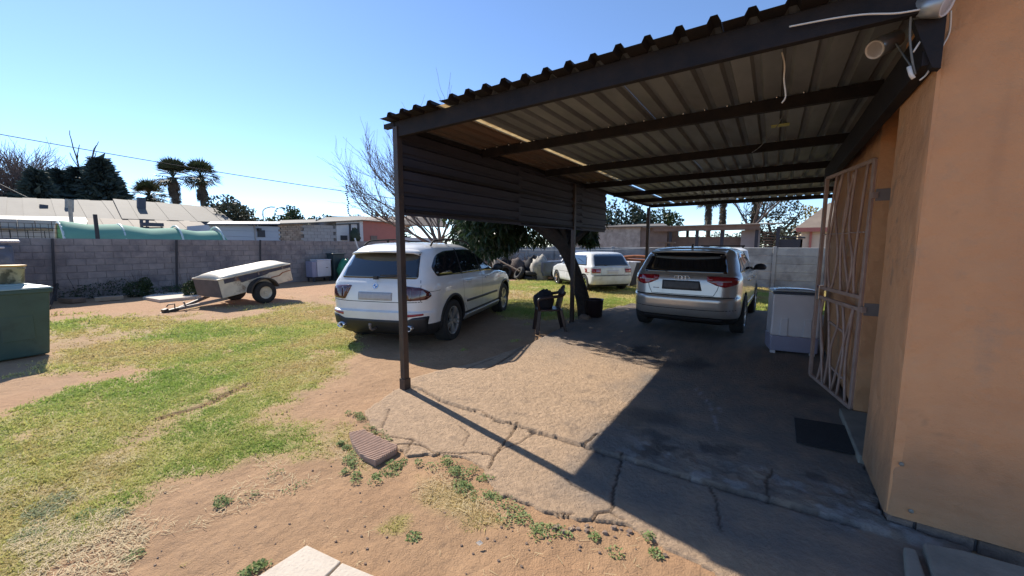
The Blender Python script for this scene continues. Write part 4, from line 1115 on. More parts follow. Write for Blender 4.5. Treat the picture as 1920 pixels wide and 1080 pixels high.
# ---------------------------------------------------------------- white SUV
gzc = floor_z(-5, 5.5) - .0
suv = Car('parked_suv', 'white SUV with dark tinted windows and roof rails parked beyond the post', 'car', (-5.33, 4.50, gzc - .03), R(18.3), dict(
    len=4.85, ro=.93, w=.955, wb=2.93, wr=.368, arch=.425, track=1.63, paint='paint_white', taper=.07, Rf=.5, corner=(.45, .50),
    #   z     xr   w    xf    Rx   Ry  bulge
    levels=[(.23, .22, .84, 4.62, .28, .25, .02), (.33, .10, .92, 4.76, .30, .28, .04), (.40, .055, .945, 4.83, .32, .30, .05), (.52, .02, .95, 4.85, .33, .32, .06), (.62, .015, .955, 4.84, .33, .32, .06), (.645, .055, .955, 4.83, .33, .32, .06), (.75, .06, .962, 4.80, .32, .30, .06),
            (.88, .075, .965, 4.66, .30, .28, .05), (.99, .095, .958, 4.45, .28, .26, .05), (1.06, .12, .942, 4.0, .26, .22, .05), (1.10, .15, .925, 3.62, .25, .2, .05), (1.14, .175, .908, 3.45, .24, .2, .05),
            (1.30, .26, .855, 3.12, .24, .2, .06), (1.50, .385, .775, 2.72, .26, .2, .07), (1.60, .455, .725, 2.45, .3, .24, .08), (1.65, .52, .66, 2.30, .35, .26, .08), (1.685, .66, .56, 2.15, .4, .3, .08), (1.705, .85, .42, 1.95, .4, .25, .05), (1.712, 1.1, .25, 1.75, .2, .15, 0)],
    dark_below=lambda c: .47 if (c.y < -.93 + .75 and abs(c.x) < .66 or c.y > 3.2) else (.425 if abs(c.y) < 5 else 0)))
S = suv; S.root.scale = (1, 1, .98)
bw = .80
S.patch('rear_window', rounded([(-.69, 1.135), (.69, 1.135), (.60, 1.545), (-.60, 1.545)], [.06, .06, .05, .05]), 'rear', 'car_glass', res=.05)
mbs = MB(); rowsS = []
for k, (dy, z) in enumerate(((.0, 1.605), (-.17, 1.572), (-.185, 1.55), (-.05, 1.545), (.05, 1.55))):
    rowsS.append([(x_, .44 - S.ro + dy + .10 * (x_ / .66) ** 2 + .06 * abs(x_ / .66) ** 6, z - .03 * (x_ / .66) ** 2 + (-.02 if abs(x_) > .6 else 0)) for x_ in np.linspace(-.61, .61, 17)])
mbs.sheet(rowsS, sm=True); mbs.build('spoiler', 'paint_white', S.root, solid=.012)
S.patch('brake_light', [(-.2, 1.552), (.2, 1.552), (.2, 1.566), (-.2, 1.566)], 'rear', 'lamp_dark', off=.006)
side_glass = rounded([(.18 - .93 + .28, 1.165), (2.28, 1.12), (2.42, 1.135), (1.86, 1.47), (1.55, 1.555), (.9, 1.585), (.05, 1.565), (-.30, 1.50), (-.52, 1.30)], [.06, .02, .03, .08, .1, .1, .1, .1, .1])
for v in ('right', 'left'):
    gl_ = S.patch('side_window', side_glass, v, 'car_glass', res=.06)
    for a, b in (((.43, 1.14), (.50, 1.60)), ((1.36, 1.13), (1.36, 1.58))):
        S.strip('pillar', [a, b], v, 'trim_black', .045, .007, parent=gl_)
    for ln in ([(.42, 1.12), (.40, .95), (.45, .62), (.62, .42)], [(1.36, 1.11), (1.34, .42)], [(2.40, 1.12), (2.46, .9), (2.40, .42)], [(.62, .42), (2.40, .42)], [(-.86, .94), (-.46, .95)]):
        S.strip('door_gap', ln, v, w=.006)
    S.patch('side_moulding', rounded([(.55, .615), (2.32, .60), (2.32, .64), (.55, .655)], .01), v, 'trim_black', off=.012)
    S.patch('sill', rounded([(.46, .30), (2.45, .30), (2.45, .40), (.46, .40)], .02), v, 'alloy', off=.03)
    for dh in (.52, 1.50): S.patch('door_handle', rounded([(dh, .985), (dh + .2, .985), (dh + .2, 1.015), (dh, 1.015)], .012), v, 'paint_white', off=.03)
    for L_ in (0, 2.93):       # wheel arch trims
        arc = [(L_ + .418 * math.cos(a), .378 + .418 * math.sin(a)) for a in np.linspace(-.15, PI + .15, 24)]; arc2 = [(L_ + .465 * math.cos(a), .378 + .465 * math.sin(a)) for a in np.linspace(PI + .15, -.15, 24)]
        S.patch('arch_trim', arc + arc2, v, 'trim_black', off=.012, res=.035)
for v in ('cornerR', 'cornerL'):
    S.patch('tail_light', rounded([(14, .80), (50, .825), (60, .88), (56, .95), (40, 1.01), (8, 1.03), (-2, 1.02)], [2, 2, 2, 2, 2, 1, 1], 2), v, 'lamp_dark', res=.04, scale=(.0087, 1), off=.008)
for sg in (-1, 1):
    S.patch('tail_light', rounded([(sg * .50, 1.00), (sg * .62, 1.005), (sg * .62, .80), (sg * .56, .805)], .015), 'rear', 'lamp_dark', off=.0095)
    S.patch('reflector', rounded([(sg * .56, .555), (sg * .80, .585), (sg * .80, .615), (sg * .56, .60)], .008), 'rear', 'lamp_red', off=.006)
    ex = MB(); ex.lathe([(.036, .05), (.036, -.06), (.043, -.062), (.044, .05)], 20, (0, 0, 0), 'y', cap=False); ex.v = [(x_ * 1.35, y_, z_) for x_, y_, z_ in ex.v]
    eo = ex.build('exhaust', 'chrome', S.root); eo.location = (sg * .60, -.87, .385)
S.patch('bumper_lower', rounded([(-.86, .57), (-.66, .55), (-.55, .50), (.55, .50), (.66, .55), (.86, .57), (.80, .26), (-.80, .26)], .02), 'rear', 'trim_black', off=.008, res=.05)
S.strip('tailgate_gap', [(-.78, .79), (-.5, .775), (.5, .775), (.78, .79)], 'rear', w=.010)
S.strip('tailgate_gap', [(-.76, .79), (-.755, 1.04), (-.73, 1.12)], 'rear', w=.007); S.strip('tailgate_gap', [(.76, .79), (.755, 1.04), (.73, 1.12)], 'rear', w=.007)
S.patch('number_plate', rounded([(-.30, .80), (.30, .80), (.30, .925), (-.30, .925)], .012), 'rear', 'plate_grey', off=.008)
def badge_disc(car, u, v, r_, view='rear'):
    h, n = car.cast(view, u, v)
    M = n.to_track_quat('Z', 'Y').to_matrix()
    def put(mb, nm, m, par): mb.v = [tuple(h + M @ Vector(q)) for q in mb.v]; return mb.build(nm, m, par)
    b = put(MB().lathe([(.001, .006), (r_ * .98, .006), (r_, .001)], 28), 'badge', 'trim_black', car.root)
    for k in range(4):
        pl = [(0, 0)] + [(r_ * .66 * math.cos(a), r_ * .66 * math.sin(a)) for a in np.linspace(k * PI / 2, (k + 1) * PI / 2, 8)]
        put(MB().prism(pl, .0065, .008, 'z'), 'badge_quarter', 'badge_white' if k % 2 == 0 else 'badge_blue', b)
    put(MB().lathe([(r_ * .9, .0062), (r_ * .95, .009), (r_ * 1.0, .006)], 28), 'badge_ring', 'chrome', b)
badge_disc(S, 0, 1.02, .046)
wp = MB(); wp.bar((.02, -.80, 1.155), (.40, -.775, 1.175), .02, .018); wp.bar((.08, -.82, 1.19), (.55, -.78, 1.20), .012, .02); wp.cbox((.0, -.81, 1.15), (.07, .05, .05)); wp.build('wiper', 'trim_black', S.root, bevel=.004)
for sg in (-1, 1):
    rl = spline([(sg * .635, -.20, 1.655), (sg * .625, -.12, 1.712), (sg * .61, .05, 1.745), (sg * .585, .7, 1.768), (sg * .59, 1.2, 1.745), (sg * .60, 1.42, 1.705), (sg * .61, 1.5, 1.665)], 5)
    ro_ = MB().tube(rl, .016, 8).build('roof_rail', 'dark_metal', S.root)
    MB().bar((sg * .60, .45, 1.68), (sg * .595, .45, 1.755), .02, .05).build('rail_foot', 'dark_metal', ro_)
    mi_ = blob('wing_mirror', 'trim_black', (0, 0, 0), (.12, .07, .09), None, None, 3, .05, 16); mi_.parent = S.root; mi_.location = (sg * 1.03, 2.18, 1.17)
    MB().bar((sg * .88, 2.22, 1.12), (sg * .98, 2.18, 1.14), .05, .05).build('mirror_stalk', 'trim_black', mi_.parent)
blob_ = MB().prism([(-.06, 1.70), (.06, 1.70), (.035, 1.745), (0, 1.75)], -.015, .015, 'x').build('antenna_fin', 'paint_white', S.root); blob_.location = (0, -.02, -.02)
S.wheels(5, 'double', .255, .245)
tb = MB(); tb.tube([(0, -.82, .36), (0, -.96, .34), (0, -1.0, .38), (0, -1.0, .43)], .018, 8); tb.lathe([(.001, .46), (.02, .455), (.025, .43), (.02, .41)], 12, (0, -1.0, 0)); tb.build('tow_bar', 'plate_metal', S.root)
for v in (1,):
    S.patch('windscreen', rounded([(-.62, 1.17), (.62, 1.17), (.52, 1.58), (-.52, 1.58)], .06), 'front', 'car_glass', res=.06)

# ---------------------------------------------------------------- silver hatchback
aud = Car('parked_hatchback', 'silver hatchback with red tail lights parked under the carport', 'car', (-1.21, 7.62, floor_z(-1.2, 8.4) - .0), R(-1.5), dict(
    len=4.29, ro=.84, w=.88, wb=2.58, wr=.325, arch=.36, track=1.56, paint='paint_silver', taper=.06, Rf=.5, corner=(.42, .48), rim='alloy',
    levels=[(.19, .30, .76, 4.05, .28, .25, .03), (.27, .16, .83, 4.18, .30, .28, .05), (.36, .05, .865, 4.25, .34, .32, .07), (.46, .012, .875, 4.28, .36, .34, .08), (.60, .0, .88, 4.28, .36, .34, .08), (.635, .02, .88, 4.26, .35, .33, .08), (.655, .055, .88, 4.24, .34, .32, .08), (.75, .065, .882, 4.14, .34, .32, .08),
            (.86, .075, .882, 3.95, .34, .31, .08), (.92, .085, .876, 3.6, .33, .30, .08), (.97, .11, .86, 3.25, .32, .28, .08), (1.00, .15, .845, 3.10, .30, .26, .08), (1.15, .27, .79, 2.75, .30, .24, .09), (1.28, .37, .735, 2.40, .30, .25, .10), (1.34, .43, .695, 2.2, .32, .26, .10), (1.38, .52, .63, 2.05, .36, .28, .1), (1.405, .68, .52, 1.9, .4, .3, .06), (1.42, .95, .3, 1.6, .3, .2, .0)],
    dark_below=lambda c: .30))
A = aud; A.root.scale = (1, 1, 1.045)
A.patch('rear_window', rounded([(-.66, 1.005), (.66, 1.005), (.575, 1.315), (-.575, 1.315)], [.05, .05, .07, .07]), 'rear', 'car_glass', res=.05)
rowsS = []
for (dy, z) in ((.04, 1.372), (-.12, 1.352), (-.135, 1.338), (-.02, 1.328)):
    rowsS.append([(x_, .41 - A.ro + dy + .12 * (x_ / .6) ** 2, z - .02 * (x_ / .6) ** 2) for x_ in np.linspace(-.60, .60, 15)])
MB().sheet(rowsS, sm=True).build('spoiler', 'paint_silver', A.root, solid=.01)
fg = rounded([(-.40, 1.02), (2.0, .985), (2.12, 1.0), (1.62, 1.26), (1.25, 1.325), (.5, 1.33), (-.10, 1.26)], [.04, .02, .02, .06, .08, .08, .06])
for v in ('right', 'left'):
    gl_ = A.patch('side_window', fg, v, 'car_glass', res=.06)
    for a, b in (((.12, 1.0), (.02, 1.32)), ((.98, .98), (.96, 1.34))): A.strip('pillar', [a, b], v, 'trim_black', .05, .007, parent=gl_)
    for ln in ([(.12, 1.0), (.22, .8), (.42, .6), (.45, .33)], [(.99, .98), (1.0, .33)], [(2.02, .98), (2.06, .7), (2.0, .33)]): A.strip('door_gap', ln, v, w=.006)
    A.patch('side_moulding', rounded([(.45, .43), (1.98, .42), (1.98, .455), (.45, .465)], .008), v, 'paint_silver', off=.012)
    for dh in (.30, 1.18): A.patch('door_handle', rounded([(dh, .85), (dh + .18, .85), (dh + .18, .88), (dh, .88)], .012), v, 'paint_silver', off=.028)
for v in ('cornerR', 'cornerL'):
    A.patch('tail_light', rounded([(-6, .885), (-8, .955), (10, .965), (50, .955), (66, .93), (60, .855), (30, .80), (14, .825)], [1, 1, 2, 2, 2, 2, 2, 2], 2), v, 'lamp_red', res=.035, scale=(.0085, 1), off=.007)
    A.patch('reversing_light', [(-4, .878), (30, .88), (44, .885), (44, .898), (20, .893), (-4, .89)], v, 'lamp_clear', res=.03, scale=(.0085, 1), off=.010)
for sg in (-1, 1): A.patch('tail_light', rounded([(sg * .40, .885), (sg * .37, .962), (sg * .47, .966), (sg * .47, .882)], .012), 'rear', 'lamp_red', off=.0085)
A.patch('number_plate', rounded([(-.31, .735), (.31, .735), (.27, .885), (-.31, .885)], .012), 'rear', 'plate_dark', off=.007)
A.strip('tailgate_gap', [(-.56, .88), (-.53, .76), (-.48, .665), (.48, .665), (.53, .76), (.56, .88)], 'rear', w=.009)
A.strip('tailgate_gap', [(-.80, .645), (.80, .645)], 'rear', w=.011); 
A.strip('bumper_crease', [(-.80, .455), (-.4, .44), (.4, .44), (.80, .455)], 'rear', w=.010, m='trim_black')
A.patch('bumper_lower', rounded([(-.62, .29), (.62, .29), (.66, .20), (-.66, .20)], .02), 'rear', 'trim_black', off=.006)
h, n = A.cast('rear', 0, .935)
for k in range(4):      # four linked rings
    t = MB(); ring = [(-.081 + .054 * k + .034 * math.cos(a), h.y - .013, .93 + .034 * math.sin(a)) for a in np.linspace(0, 2 * PI, 21)]
    t.tube(ring, .0055, 6, cap=False); t.build('badge_ring', 'chrome', A.root)
A.patch('model_badge', [(-.46, .745), (-.36, .745), (-.36, .757), (-.46, .757)], 'rear', 'chrome', off=.004)
af = MB().prism([(-.07, 1.40), (.06, 1.40), (.05, 1.455), (.035, 1.46)], -.012, .012, 'x').build('antenna_fin', 'trim_black', A.root); af.location = (0, .0, .005)
for sg in (-1, 1):
    mi_ = blob('wing_mirror', 'trim_black', (0, 0, 0), (.11, .06, .07), None, None, 3, .05, 16); mi_.parent = A.root; mi_.location = (sg * .97, 1.72, 1.02)
    MB().bar((sg * .82, 1.75, .98), (sg * .92, 1.73, .99), .05, .045).build('mirror_stalk', 'trim_black', A.root)
A.wheels(5, 'double', .22, .215)
A.patch('windscreen', rounded([(-.62, 1.03), (.62, 1.03), (.52, 1.32), (-.52, 1.32)], .06), 'front', 'car_glass', res=.06)

# ---------------------------------------------------------------- old white hatchback
oh = Car('old_hatchback', 'old white hatchback with scuffed bumper parked on the grass by the back wall', 'car', (-4.98, 13.25, 0), R(50.9), dict(
    len=3.85, ro=.68, w=.81, wb=2.4, wr=.285, arch=.32, track=1.42, paint='paint_oldwhite', taper=.05, Rf=.3, corner=(.5, .4), rim='chrome',
    levels=[(.19, .16, .74, 3.7, .16, .15, .02), (.30, .04, .80, 3.80, .18, .16, .04), (.40, .0, .81, 3.84, .18, .16, .05), (.56, .0, .81, 3.84, .18, .16, .05), (.58, .06, .81, 3.8, .16, .14, .04), (.72, .07, .815, 3.72, .16, .14, .04), (.84, .09, .81, 3.3, .15, .13, .04), (.88, .12, .80, 2.95, .15, .12, .04),
            (.92, .16, .78, 2.80, .15, .12, .04), (1.20, .36, .69, 2.35, .16, .13, .05), (1.30, .44, .65, 2.15, .2, .16, .05), (1.34, .55, .58, 1.95, .25, .2, .03), (1.36, .8, .4, 1.7, .2, .2, 0)],
    dark_below=lambda c: .26))
O = oh
O.patch('rear_window', rounded([(-.66, .89), (.66, .89), (.56, 1.27), (-.56, 1.27)], .05), 'rear', 'car_glass', res=.06)
for sg in (-1, 1): O.patch('tail_light', rounded([(sg * .48, .66), (sg * .80, .66), (sg * .80, .80), (sg * .48, .80)], .01), 'rear', 'lamp_red', off=.008)
O.patch('number_plate', rounded([(-.22, .64), (.22, .64), (.22, .75), (-.22, .75)], .01), 'rear', 'washer_white', off=.008)
O.strip('bumper_gap', [(-.80, .57), (.80, .57)], 'rear', w=.02); O.strip('tailgate_gap', [(-.70, .86), (-.47, .82), (-.46, .60), (.46, .60), (.47, .82), (.70, .86)], 'rear', w=.008)
for v in ('right', 'left'):
    O.patch('side_window', rounded([(-.15, .90), (1.95, .88), (1.5, 1.24), (.05, 1.25)], .05), v, 'car_glass', res=.06)
    for ln in ([(.55, .88), (.55, .3)], [(1.35, .88), (1.4, .3)], [(-.3, .60), (2.9, .60)]): O.strip('door_gap', ln, v, w=.01)
O.wheels(6, 'single', .17, .185)
bt = MB(); bt.bar((-.45, 2.9, 1.15), (.35, 2.55, 1.22), 1.2, .03); o = bt.build('raised_bonnet', 'paint_oldwhite', O.root); o.rotation_euler = (0, 0, 0)

# ---------------------------------------------------------------- blue wreck of a pickup by the wall
wk = Car('wrecked_pickup', 'derelict blue pickup cab with missing window behind the scrap heap', 'car', (-8.3, 16.1, 0), R(-62), dict(
    len=3.9, ro=.8, w=.80, wb=2.3, wr=.29, arch=.33, track=1.4, paint='paint_blue', taper=.03, Rf=.3, corner=(.5, .4), rim='rust',
    levels=[(.22, .1, .74, 3.7, .12, .12, .0), (.40, .02, .79, 3.78, .12, .12, .02), (.85, .02, .80, 3.7, .12, .12, .02), (.90, .9, .78, 2.9, .12, .12, .02), (1.30, 1.15, .66, 2.35, .12, .12, .02), (1.36, 1.3, .5, 2.1, .15, .12, 0)],
    dark_below=lambda c: .2))
for v in ('right', 'left'): wk.patch('side_window', rounded([(.35, .93), (1.9, .93), (1.5, 1.26), (.45, 1.26)], .04), v, 'interior', res=.07)
wk.patch('rear_window', rounded([(-.6, .95), (.6, .95), (.52, 1.26), (-.52, 1.26)], .04), 'rear', 'car_glass', res=.07)
wk.wheels(6, 'single', .17, .18)

# ---------------------------------------------------------------- pale car behind the silver hatchback
pc = Car('parked_car', 'pale blue car whose roof with a rack shows above the silver hatchback', 'car', (-1.30, 13.4, 0), R(4), dict(
    len=4.2, ro=.9, w=.82, wb=2.5, wr=.30, arch=.34, track=1.45, paint='paint_oldwhite', taper=.05, Rf=.3, corner=(.5, .4),
    levels=[(.22, .1, .76, 4.1, .2, .2, .02), (.5, .0, .82, 4.2, .2, .2, .04), (.9, .1, .82, 3.6, .2, .2, .04), (.96, .2, .80, 3.2, .2, .15, .04), (1.45, .5, .68, 2.5, .2, .15, .04), (1.52, .75, .55, 2.2, .2, .2, 0)],
    dark_below=lambda c: .26))
for v in ('right', 'left'): pc.patch('side_window', rounded([(-.2, 1.0), (2.1, 1.0), (1.6, 1.4), (.0, 1.4)], .05), v, 'car_glass', res=.07)
pc.patch('rear_window', rounded([(-.6, 1.0), (.6, 1.0), (.55, 1.4), (-.55, 1.4)], .05), 'rear', 'car_glass', res=.07)
pc.wheels(5, 'single', .18, .19)
for L_ in (.2, 1.1): MB().box(-.6, .6, L_, L_ + .05, 1.56, 1.60).build('roof_bar', 'dark_metal', pc.root)
for sg in (-.55, .55): MB().box(sg - .02, sg + .02, .1, 1.25, 1.50, 1.57).build('roof_bar', 'dark_metal', pc.root)

# ================================================================== TRAILER
tax = Vector((-12.36, 4.82, 0)); tth = math.atan2(.15, .99)   # rear direction leans to -x
tr = thing('box_trailer', 'weathered cream box trailer with striped side resting nose down on its drawbar', 'trailer', tax + Vector((0, 0, floor_z(-12.4, 4.8))), tth)
tilt = Matrix.Translation((0, 0, .33)) @ Matrix.Rotation(R(9.5), 4, 'X')
def tb_(mb, name, m, bevel=0, par=None, **k):
    mb.v = [tuple(tilt @ Vector(v)) for v in mb.v]; return mb.build(name, m, par or tr, bevel=bevel, **k)
# local +y = rear, z up ; axle at the origin of the tilt
body = tb_(MB().box(-.58, .58, -.98, .98, .08, .56), 'body', 'trailer_side', .02)
tb_(MB().box(-.57, .57, -.995, -.981, .10, .58), 'front_panel', 'trailer_front', .004)
for sg in (-1, 1):
    tb_(MB().prism([(-.86, .44), (.985, .47), (.985, .555), (-.86, .555)], sg * .583, sg * .587, 'x'), 'stripe', 'trailer_stripe')
    tb_(MB().prism([(-.45, .37), (.25, .43), (.35, .47), (-.52, .47)], sg * .5835, sg * .5875, 'x'), 'stripe', 'trailer_stripe')
    tb_(MB().prism([(.35, .30), (.6, .30), (.72, .36), (.97, .38), (.97, .40), (.70, .385), (.58, .325), (.35, .325)], sg * .583, sg * .5865, 'x'), 'stripe', 'rust')
    fd = MB(); a1 = [( .40 * math.cos(a), .02 + .37 * math.sin(a)) for a in np.linspace(.1, PI - .1, 14)]; a2 = [(.36 * math.cos(a), .02 + .33 * math.sin(a)) for a in np.linspace(PI - .1, .1, 14)]
    fd.prism(a1 + a2, sg * .59, sg * .80, 'x'); tb_(fd, 'mudguard', 'trim_black')
lid = MB(); yy = np.linspace(-1.0, 1.0, 9)
lid.sheet([[(x_, y_, .565 + .14 * (1 - abs(x_ / .62) ** 2.6) * (1 - .75 * max(0, abs(y_) - .8) / .2) * (1.0)) for x_ in np.linspace(-.60, .60, 13)] for y_ in np.linspace(-1.0, 1.0, 13)], sm=True)
tb_(lid, 'lid', 'fibreglass', solid=.015)
tb_(MB().box(-.605, .605, -1.0, 1.0, .555, .585), 'lid_rim', 'fibreglass', .008)
for y_ in (-.6, .0, .7): tb_(MB().box(.60, .615, y_, y_ + .04, .47, .57), 'latch', 'plate_metal')
hp = Vector((0, -2.02, -.02))
for sg in (-1, 1): tb_(MB().bar((sg * .45, -.8, .03), (0, -1.75, .0), .06, .07), 'drawbar', 'plate_metal', .004)
hz_ = MB(); hz_.cbox((0, -1.86, .0), (.10, .26, .08)); hz_.cbox((0, -1.98, .03), (.14, .1, .1)); hz_.tube([(0, -1.78, .04), (0, -1.76, .14), (0, -1.88, .16), (0, -1.93, .12)], .015, 8); hz_.cbox((0, -2.05, -.01), (.16, .04, .03))
tb_(hz_, 'hitch', 'trim_black', .006)
tb_(MB().bar((.12, -1.6, .0), (.12, -1.62, .16), .03, .03), 'jack', 'plate_metal')
tb_(MB().box(-.6, .6, -.04, .04, -.02, .06), 'axle', 'trim_black')
for sg in (-1, 1):
    w_ = MB().lathe([(.17, -.08), (.19, -.088), (.27, -.09), (.30, -.07), (.305, 0), (.30, .07), (.27, .09), (.19, .088), (.17, .08)], 32, (0, 0, 0), 'x', cap=False).build('wheel', 'rubber', tr)
    w_.location = (sg * .70, 0, .305)
    rm = MB().lathe([(.001, .03), (.05, .035), (.06, .05), (.09, .04), (.13, .02), (.165, .07), (.175, .08)], 28, (0, 0, 0), 'x', cap=False); rm.lathe([(.001, .055), (.028, .055), (.03, .03)], 12, (0, 0, 0), 'x', 0)
    rm.build('rim', 'fibreglass', w_)
    if sg < 0: w_.rotation_euler = (0, 0, PI)

# ================================================================== BOUNDARY WALLS
WX = -17.2
bwl = thing('block_wall', 'long grey concrete block wall along the left side of the yard', 'wall', (WX, 8, 0))
MB().box(WX - .10, WX + .035, -3, 17.4, -.1, 1.80).build('mortar', 'mortar', bwl, True)
bm_ = None; rest = MB(); cnt = 0
for r_ in range(9):
    y = -3 + (.2 if r_ % 2 else 0); 
    while y < 17.3:
        z = .005 + r_ * .2; dx = random.uniform(-.004, .004)
        if .7 < y < 12.0:
            if bm_ is None:
                mbk = MB().box(-.06, .06, -.195, .195, 0, .188); bo = mbk.build('block', 'block', bwl, bevel=.006, seg=1); bm_ = bo
            else: bo = bm_.copy(); C.objects.link(bo)
            bo.parent = bwl; bo.location = (.0 + dx - .012, y + .2 - 8 + random.uniform(-.002, .002), z + random.uniform(-.002, .002)); cnt += 1
        else: rest.box(WX - .07, WX + .048 + dx, y + .005, y + .395, z, z + .188)
        y += .4
o = rest.build('blocks', 'block', bwl, True); o['kind'] = 'stuff'
for i, (px, yt, lean, lab) in enumerate(((98, 447, .05, 'dark steel post leaning on the block wall above the bin'), (331, 450, 0, 'dark steel post on the block wall behind the trailer drawbar'), (488, 450, .02, 'thin dark post on the block wall behind the trailer lid'))):
    p = aX(px, yt, WX + .12); q = aX(px + (5 if i == 0 else 2), 560, WX + .16)
    o = MB().bar((p.x, p.y, p.z), (q.x, q.y, max(-.05, 0)), .06 if i < 2 else .035, .05).build('steel_post', 'fence_post'); tag(o, lab, 'post', 'steel posts along the block wall')
pw = thing('precast_wall', 'grey precast concrete panel wall across the back of the yard', 'wall', (-7, 17.4, 0))
bay = 1.55; x = -17.0; pp = None; pn = None; k = 0
while x < 4.5:
    ht = 1.52
    if pp is None: pp = MB().box(-.06, .06, -.07, .07, -.05, ht + .03).build('post', 'precast', pw, bevel=.01, seg=1); o = pp
    else: o = pp.copy(); C.objects.link(o); o.parent = pw
    o.location = (x + 7, 0, 0)
    for r_ in range(5):
        if pn is None: pn = MB().box(.06, bay - .06, -.025, .02, .003, .3035).build('panel', 'precast', pw, bevel=.012, seg=1); o = pn
        else: o = pn.copy(); C.objects.link(o); o.parent = pw
        o.location = (x + 7, random.uniform(-.006, .006), .0 + r_ * .303); o.rotation_euler = (random.uniform(-.01, .01), 0, 0)
    x += bay
cable('cable', [(-17, 17.1, 1.42), (-10, 17.15, 1.36), (-6.5, 17.15, 1.40), (-3.5, 17.2, 1.52), (0, 17.2, 1.5)], .012, 'cable_white', 'slack pale cable strung along the precast wall')

# ---- things against the walls
w2 = thing('old_washing_machine', 'old white washing machine standing on a stand against the block wall', 'washing machine', (-16.75, 9.42, 0), R(92))
MB().box(-.29, .36, -.27, .27, .22, .92).build('body', 'washer_white', w2, bevel=.03)
MB().box(-.30, .37, -.28, .28, .92, .98).build('top', 'washer_white', w2, bevel=.015)
MB().box(-.52, -.31, -.25, .25, .22, .90).build('side_panel', 'washer_lilac', w2, bevel=.02)
MB().box(.10, .2, -.285, -.27, .60, .625).build('handle', 'trim_black', w2)
mb = MB()
for x_ in (-.45, .3):
    for y_ in (-.2, .2): mb.box(x_ - .03, x_ + .03, y_ - .03, y_ + .03, 0, .2)
mb.box(-.5, .34, -.24, .24, .17, .22); mb.build('stand', 'frame_dark', w2)
b2 = thing('garden_bin', 'tall dark green bin between the white washer and the green bag', 'bin', (-16.7, 10.15, 0), R(90))
mb = MB(); frus(mb, (.22, .22), (.28, .28), 0, 1.18); mb.build('body', 'bin_dark', b2, bevel=.02); MB().box(-.31, .31, -.31, .3, 1.18, 1.24).build('lid', 'bin_dark', b2, bevel=.015)
o = blob('rubbish_bag', 'bag_green', (-16.1, 10.25, .42), (.36, .36, .52), 'full bright green rubbish bag leaning in front of the dark bin', 'bag', 9, .25, 22, 3)
o = MB().tube(spline([(-16.95, 11.35, 1.95), (-16.9, 11.42, 1.6), (-16.85, 11.5, 1.36), (-16.8, 11.66, 1.33), (-16.8, 11.75, 1.36)], 5), .035, 8).build('drain_pipe', 'pipe_white'); tag(o, 'bent white pipe leaning on top of the block wall', 'pipe')
st_ = thing('brick_pier', 'short pale brick pier against the wall left of the white SUV', 'pier', (-16.7, 12.05, 0))
for k in range(8):
    o = MB().box(-.12, .12, -.16, .16, 0, .17).build('brick', 'wall_brickpale', st_, bevel=.01, seg=1); o.location = (random.uniform(-.02, .02), random.uniform(-.02, .02), k * .178)

# cabinet, orange scrap near the white hatchback
cb = thing('old_cabinet', 'dark open cabinet with white top edge beside the white hatchback', 'cabinet', (-4.78, 15.2, 0), R(-12))
mb = MB(); mb.box(-.40, .38, -.3, .3, .05, .92); mb.build('body', 'frame_dark', cb, bevel=.01); MB().box(-.42, .42, -.32, .32, .92, .97).build('top', 'washer_white', cb, bevel=.01)
mb = MB(); mb.bar((.40, -.28, .95), (.22, -.45, .06), .05, .30); mb.build('door', 'washer_white', cb, bevel=.01)
tag(MB().tube(spline([(-5.3, 15.9, 1.08), (-4.7, 15.9, 1.15), (-4.1, 15.9, 1.12), (-3.6, 15.9, 1.06)], 4), .06, 8).build('rusty_pipe', 'rust'), 'orange rusty pipe lying on scrap behind the cabinet', 'pipe')
tag(MB().cbox((-4.6, 16.1, .98), (1.2, .4, .10), rot('Y', 3)).build('rusty_sheet', 'rust'), 'orange rusty sheet on the scrap behind the cabinet', 'scrap')
tag(MB().cbox((-4.5, 16.2, .5), (1.5, .6, .86)).build('scrap_crate', 'timber', bevel=.02), 'timber crate under the rusty scrap behind the cabinet', 'crate')
tj = thing('trestle', 'small brown trestle showing above the silver car beside the rear post', 'trestle', (-3.6, 16.9, 0))
MB().box(-.45, .25, -.1, .1, 1.68, 1.74).build('top', 'timber', tj); 
for a, b in (((-.1, 1.68), (-.3, 0)), ((.1, 1.68), (.15, 0))): MB().bar((a[0], 0, a[1]), (b[0], 0, b[1]), .06, .06).build('leg', 'timber', tj)

